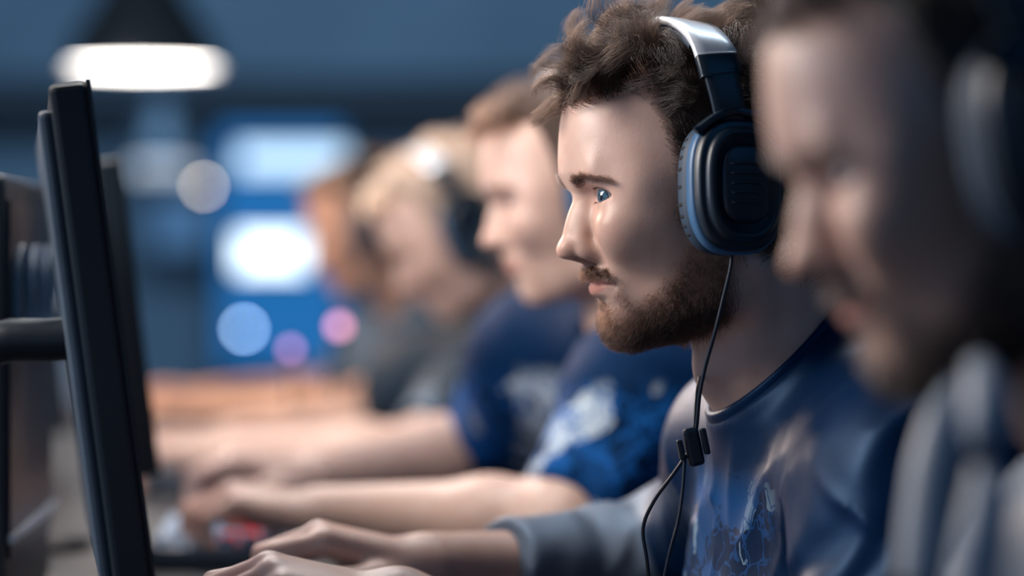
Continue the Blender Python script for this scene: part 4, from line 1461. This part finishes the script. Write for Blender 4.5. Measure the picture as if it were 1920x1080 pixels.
# ------------------------------------------------------------------ chairs
CH = mat('chair_leather', (0.012, 0.016, 0.024), 0.45, bump=0.15, bscale=250)
CH2 = mat('chair_stripe', (0.03, 0.10, 0.25), 0.5)


def chair(pe, label):
    ch = empty('gaming_chair', (pe[0] + 0.05, pe[1], 0))
    tag(ch, label, 'chair', 'chairs of the players')
    box('seat', (-0.06, 0, 0.395), (0.52, 0.50, 0.09), CH, ch, bevel=0.03, smooth=True, seg=4)
    b = box('backrest', (0, 0, 0), (0.09, 0.48, 0.66), CH, ch, bevel=0.035, smooth=True, seg=4)
    b.location = (0.285, 0, 0.70); b.rotation_euler = (0, math.radians(14), 0)
    for s in (-1, 1):
        st = box('stripe', (-0.041, s * 0.12, 0), (0.012, 0.035, 0.56), CH2, b, bevel=0.004)
        box('armrest', (-0.03, s * 0.29, 0.60), (0.26, 0.07, 0.03), CH, ch, bevel=0.012)
        box('armrest_post', (0.03, s * 0.285, 0.49), (0.05, 0.03, 0.20), METAL, ch, bevel=0.005)
    lathe('gas_lift', [(0.001, 0.09), (0.03, 0.09), (0.03, 0.37), (0.001, 0.37)], METAL, ch, 20)
    for q in range(5):
        a = q * 2 * math.pi / 5 + 0.3
        tube('base_arm', [(0, 0, 0.10), (0.15 * math.cos(a), 0.15 * math.sin(a), 0.09), (0.29 * math.cos(a), 0.29 * math.sin(a), 0.065)], [0.026, 0.022, 0.016], METAL, ch, n=8, k=8)
        w = lathe('caster', [(0.001, -0.012), (0.026, -0.012), (0.028, 0), (0.026, 0.012), (0.001, 0.012)], PLAST, ch, 16)
        w.location = (0.29 * math.cos(a), 0.29 * math.sin(a), 0.028); w.rotation_euler = (math.pi / 2, 0, a)


for B_, t_ in ((B0, 'the player in the pale grey jacket'), (B1, 'the bearded player in navy'), (B2, 'the player in patterned blue'), (B3, 'the fair-haired player'), (B4, 'the player in steel blue')):
    chair(B_.pe, 'black gaming chair under ' + t_)

# ------------------------------------------------------------------ pendant lamps
SHADE = mat('lamp_shade', (0.07, 0.12, 0.17), 0.3, 0.2, noise=0.1)
SHADE_W = mat('lamp_shade_white', (0.7, 0.72, 0.75), 0.4)


def pendant(p, r, label, estr, col):
    la = empty('pendant_lamp', p)
    tag(la, label, 'lamp', 'pendant lamps')
    lathe('lamp_shade', [(r, 0), (r * 1.0, 0.012), (r * 0.86, r * 0.42), (r * 0.52, r * 0.95), (r * 0.40, r * 1.35), (r * 0.36, r * 1.6), (r * 0.10, r * 1.75), (0.006, r * 1.8)], SHADE, la, 48)
    lathe('reflector', [(r * 0.97, 0.004), (r * 0.84, r * 0.40), (r * 0.5, r * 0.9), (0.004, r * 0.95)], SHADE_W, la, 48)
    g = mat('lamp_glow', (0.9, 0.9, 0.9), 0.5, emit=col, estr=estr)
    lathe('diffuser', [(0.002, 0.002), (r * 0.5, 0.0), (r * 0.95, 0.006), (r * 0.93, 0.03), (0.002, 0.03)], g, la, 48)
    tube('cord', [(0, 0, r * 1.78), (0, 0, (3.6 - p[2]) * 0.6), (0, 0, 3.6 - p[2])], 0.004, STEEL, la, n=6, k=6)
    return la


pendant(tuple(at(268, 128, 7.0)), 0.172, 'pendant lamp with a wide dark shade glowing white over the desk', 16.0, (1.0, 0.93, 0.86))
pendant(tuple(at(302, 306, 10.5)), 0.13, 'distant pale pendant lamp near the back wall', 2.5, (0.75, 0.85, 1.0))

# ------------------------------------------------------------------ lit stage screens on the back wall
def glow(name, col, s):
    return mat(name, (0.02, 0.02, 0.03), 0.4, emit=col, estr=s)


def wall_screen(px0, py0, px1, py1, Y, m, label, frame_=True):
    a = at(px0, py1, Y); b = at(px1, py0, Y)
    o = empty('wall_screen', ((a[0] + b[0]) / 2, Y, a[2]))
    tag(o, label, 'screen', 'lit screens at the back of the hall')
    w = b[0] - a[0]; h = b[2] - a[2]
    box('panel', (0, 0, h / 2), (w, 0.02, h), m, o)
    box('casing', (0, 0.03, h / 2), (w + 0.03, 0.04, h + 0.03), STEEL, o, bevel=0.005)
    return o


wall_screen(412, 232, 640, 690, YB - 0.10, glow('screen_deep_blue', (0.008, 0.14, 0.42), 1.0), 'tall deep blue screen on the back wall')
wall_screen(448, 276, 650, 322, YB - 0.28, glow('screen_pale_blue', (0.52, 0.74, 0.95), 1.9), 'low pale blue screen above the white one')
wall_screen(445, 440, 570, 508, YB - 0.28, glow('screen_white', (0.75, 0.9, 1.0), 3.2), 'bright white screen in front of the deep blue one')


def bulb(px, py, Y, r, col, s, label, floor=0.0):
    p = at(px, py, Y)
    h = p[2] - floor
    o = empty('stand_lamp', (p[0], p[1], floor))
    tag(o, label, 'lamp', 'small lamps on thin stands')
    lathe('lens', [(0.001, -r), (r * .7, -r * .7), (r, 0), (r * .7, r * .7), (0.001, r)], glow('lamp_' + label[:18].replace(' ', '_'), col, s), o, 16, (0, 0, h))
    lathe('socket', [(r * 1.0, -r * 0.8), (r * 1.05, -r * 2.2), (r * 0.3, -r * 2.4)], STEEL, o, 16, (0, 0, h))
    tube('pole', [(0, 0, h - r * 2.2), (0, 0, h * 0.4), (0, 0, 0.01)], min(0.006, r * 0.4), STEEL, o, n=6, k=8)
    lathe('base', [(0.001, 0.0), (0.03, 0.0), (0.03, 0.008), (0.006, 0.014), (0.001, 0.014)], STEEL, o, 24)
    return o


wall_screen(246, 302, 366, 328, YB - 0.28, glow('glow_soft_white', (0.62, 0.74, 0.90), 0.95), 'narrow pale glow panel left of the deep blue screen')  # added glowing panel, widens the white glow of the distant pendant
wall_screen(285, 372, 392, 470, YB - 0.28, glow('glow_mid_blue', (0.08, 0.22, 0.46), 0.6), 'dim blue glow panel under the narrow pale one')  # added glowing panel, stands in for the blue-lit area below the pendant
bulb(458, 617, 11.5, 0.012, (0.45, 0.68, 1.0), 26, 'small round pale blue lamp under the wall screens')
bulb(382, 350, 11.0, 0.010, (0.95, 0.82, 0.66), 22, 'small round warm lamp beside the distant pendant')
bulb(636, 612, 4.62, 0.010, (0.90, 0.36, 0.56), 4.2, 'small round pink lamp on the desk between the players', 0.75)
bulb(545, 655, 4.62, 0.008, (0.66, 0.30, 0.66), 3.6, 'small dim violet lamp on the desk', 0.75)

# ------------------------------------------------------------------ computer tower behind the first monitor
TW = mat('tower_steel', (0.03, 0.04, 0.055), 0.4, 0.3, noise=0.2)
TG = mat('tower_glass', (0.015, 0.025, 0.045), 0.35, coat=0.0)
TL = mat('tower_light', (0.02, 0.05, 0.10), 0.4, emit=(0.10, 0.26, 0.55), estr=0.04)
TS = mat('tower_trim', (0.45, 0.55, 0.65), 0.3, 0.6)
tw = empty('computer_tower', (-0.365, 2.67, 0.75))
tag(tw, 'dark computer tower with a glass side standing behind the monitor', 'computer')
box('case', (0, 0, 0.175), (0.20, 0.38, 0.35), TW, tw, bevel=0.006)
sg = box('side_glass', (0.1015, 0, 0.19), (0.003, 0.35, 0.28), TG, tw)
box('trim_strip', (0.104, 0.0, 0.066), (0.006, 0.37, 0.007), TS, tw, bevel=0.001)
for q in range(3):
    f_ = lathe('fan_ring', [(0.040, 0.0), (0.046, 0.0), (0.046, 0.005), (0.040, 0.005), (0.040, 0.0)], TL, sg, 32)
    f_.location = (0.1035, -0.11 + q * 0.11, 0.25); f_.rotation_euler = (0, math.pi / 2, 0)
for sx in (-1, 1):
    for sy in (-1, 1):
        box('foot', (sx * 0.08, sy * 0.15, 0.004), (0.02, 0.03, 0.008), TW, tw)
tw.location.z = 0.752

# ------------------------------------------------------------------ hood and drawstring of the pale grey jacket
JK = mat('jacket_trim_pale', (0.40, 0.47, 0.56), 0.5, noise=0.1, bump=0.2, bscale=300)
p0b = np.array(P0.location)
sh0 = [o for o in P0.children if o.name.startswith('shirt')][0]
tube('drawstring', [at(1838, 690, 1.40) - p0b, at(1850, 740, 1.38) - p0b, at(1846, 800, 1.37) - p0b, at(1842, 838, 1.37) - p0b], [0.007, 0.010, 0.009, 0.006], JK, sh0, n=24, k=12)
tube('lapel_edge', [at(1800, 720, 1.46) - p0b, at(1768, 790, 1.45) - p0b, at(1745, 880, 1.44) - p0b, at(1730, 990, 1.43) - p0b, at(1715, 1100, 1.42) - p0b], [0.006, 0.009, 0.010, 0.010, 0.009], JK, sh0, n=30, k=12)
tube('zip_flap', [at(1852, 880, 1.36) - p0b, at(1852, 940, 1.355) - p0b, at(1840, 1020, 1.35) - p0b, at(1825, 1110, 1.35) - p0b], [0.007, 0.010, 0.011, 0.011], JK, sh0, n=30, k=12)

# ------------------------------------------------------------------ clip and lower cables of the silver-topped headset
hsb = np.array(H1.location)
bmr = bmesh.new()
c = at(1300, 838, 2.166) - hsb
rot = Euler((0.0, math.radians(-12), math.radians(8))).to_matrix()
add_box(bmr, tuple(c), (0.011, 0.008, 0.026), rot)
cl = bm_obj('inline_remote', bmr, HS_BLACK, H1, bevel=0.0025)
bmr = bmesh.new()
add_box(bmr, tuple(c + np.array([0.0075, -0.003, 0.004])), (0.004, 0.006, 0.018), rot)
bm_obj('clip_jaw', bmr, HS_BLACK, cl, bevel=0.0012)
bmr = bmesh.new()
add_box(bmr, tuple(c + np.array([-0.0085, -0.001, -0.002])), (0.004, 0.005, 0.014), rot)
bm_obj('clip_lever', bmr, HS_BLACK, cl, bevel=0.0012)
tube('cable', np.array([at(1300, 650, 2.34), at(1311, 700, 2.26), at(1307, 735, 2.19), at(1302, 790, 2.170), at(1300, 830, 2.168)]) - hsb, 0.0012, HS_BLACK, H1, n=40)
tube('cable', np.array([at(1290, 850, 2.168), at(1262, 890, 2.172), at(1226, 940, 2.18), at(1206, 990, 2.185), at(1213, 1050, 2.185), at(1222, 1130, 2.19)]) - hsb, 0.0013, HS_BLACK, H1, n=60)
tube('cable', np.array([at(1284, 862, 2.166), at(1280, 920, 2.16), at(1272, 975, 2.155), at(1255, 1040, 2.15), at(1236, 1130, 2.15)]) - hsb, 0.0012, HS_BLACK, H1, n=60)
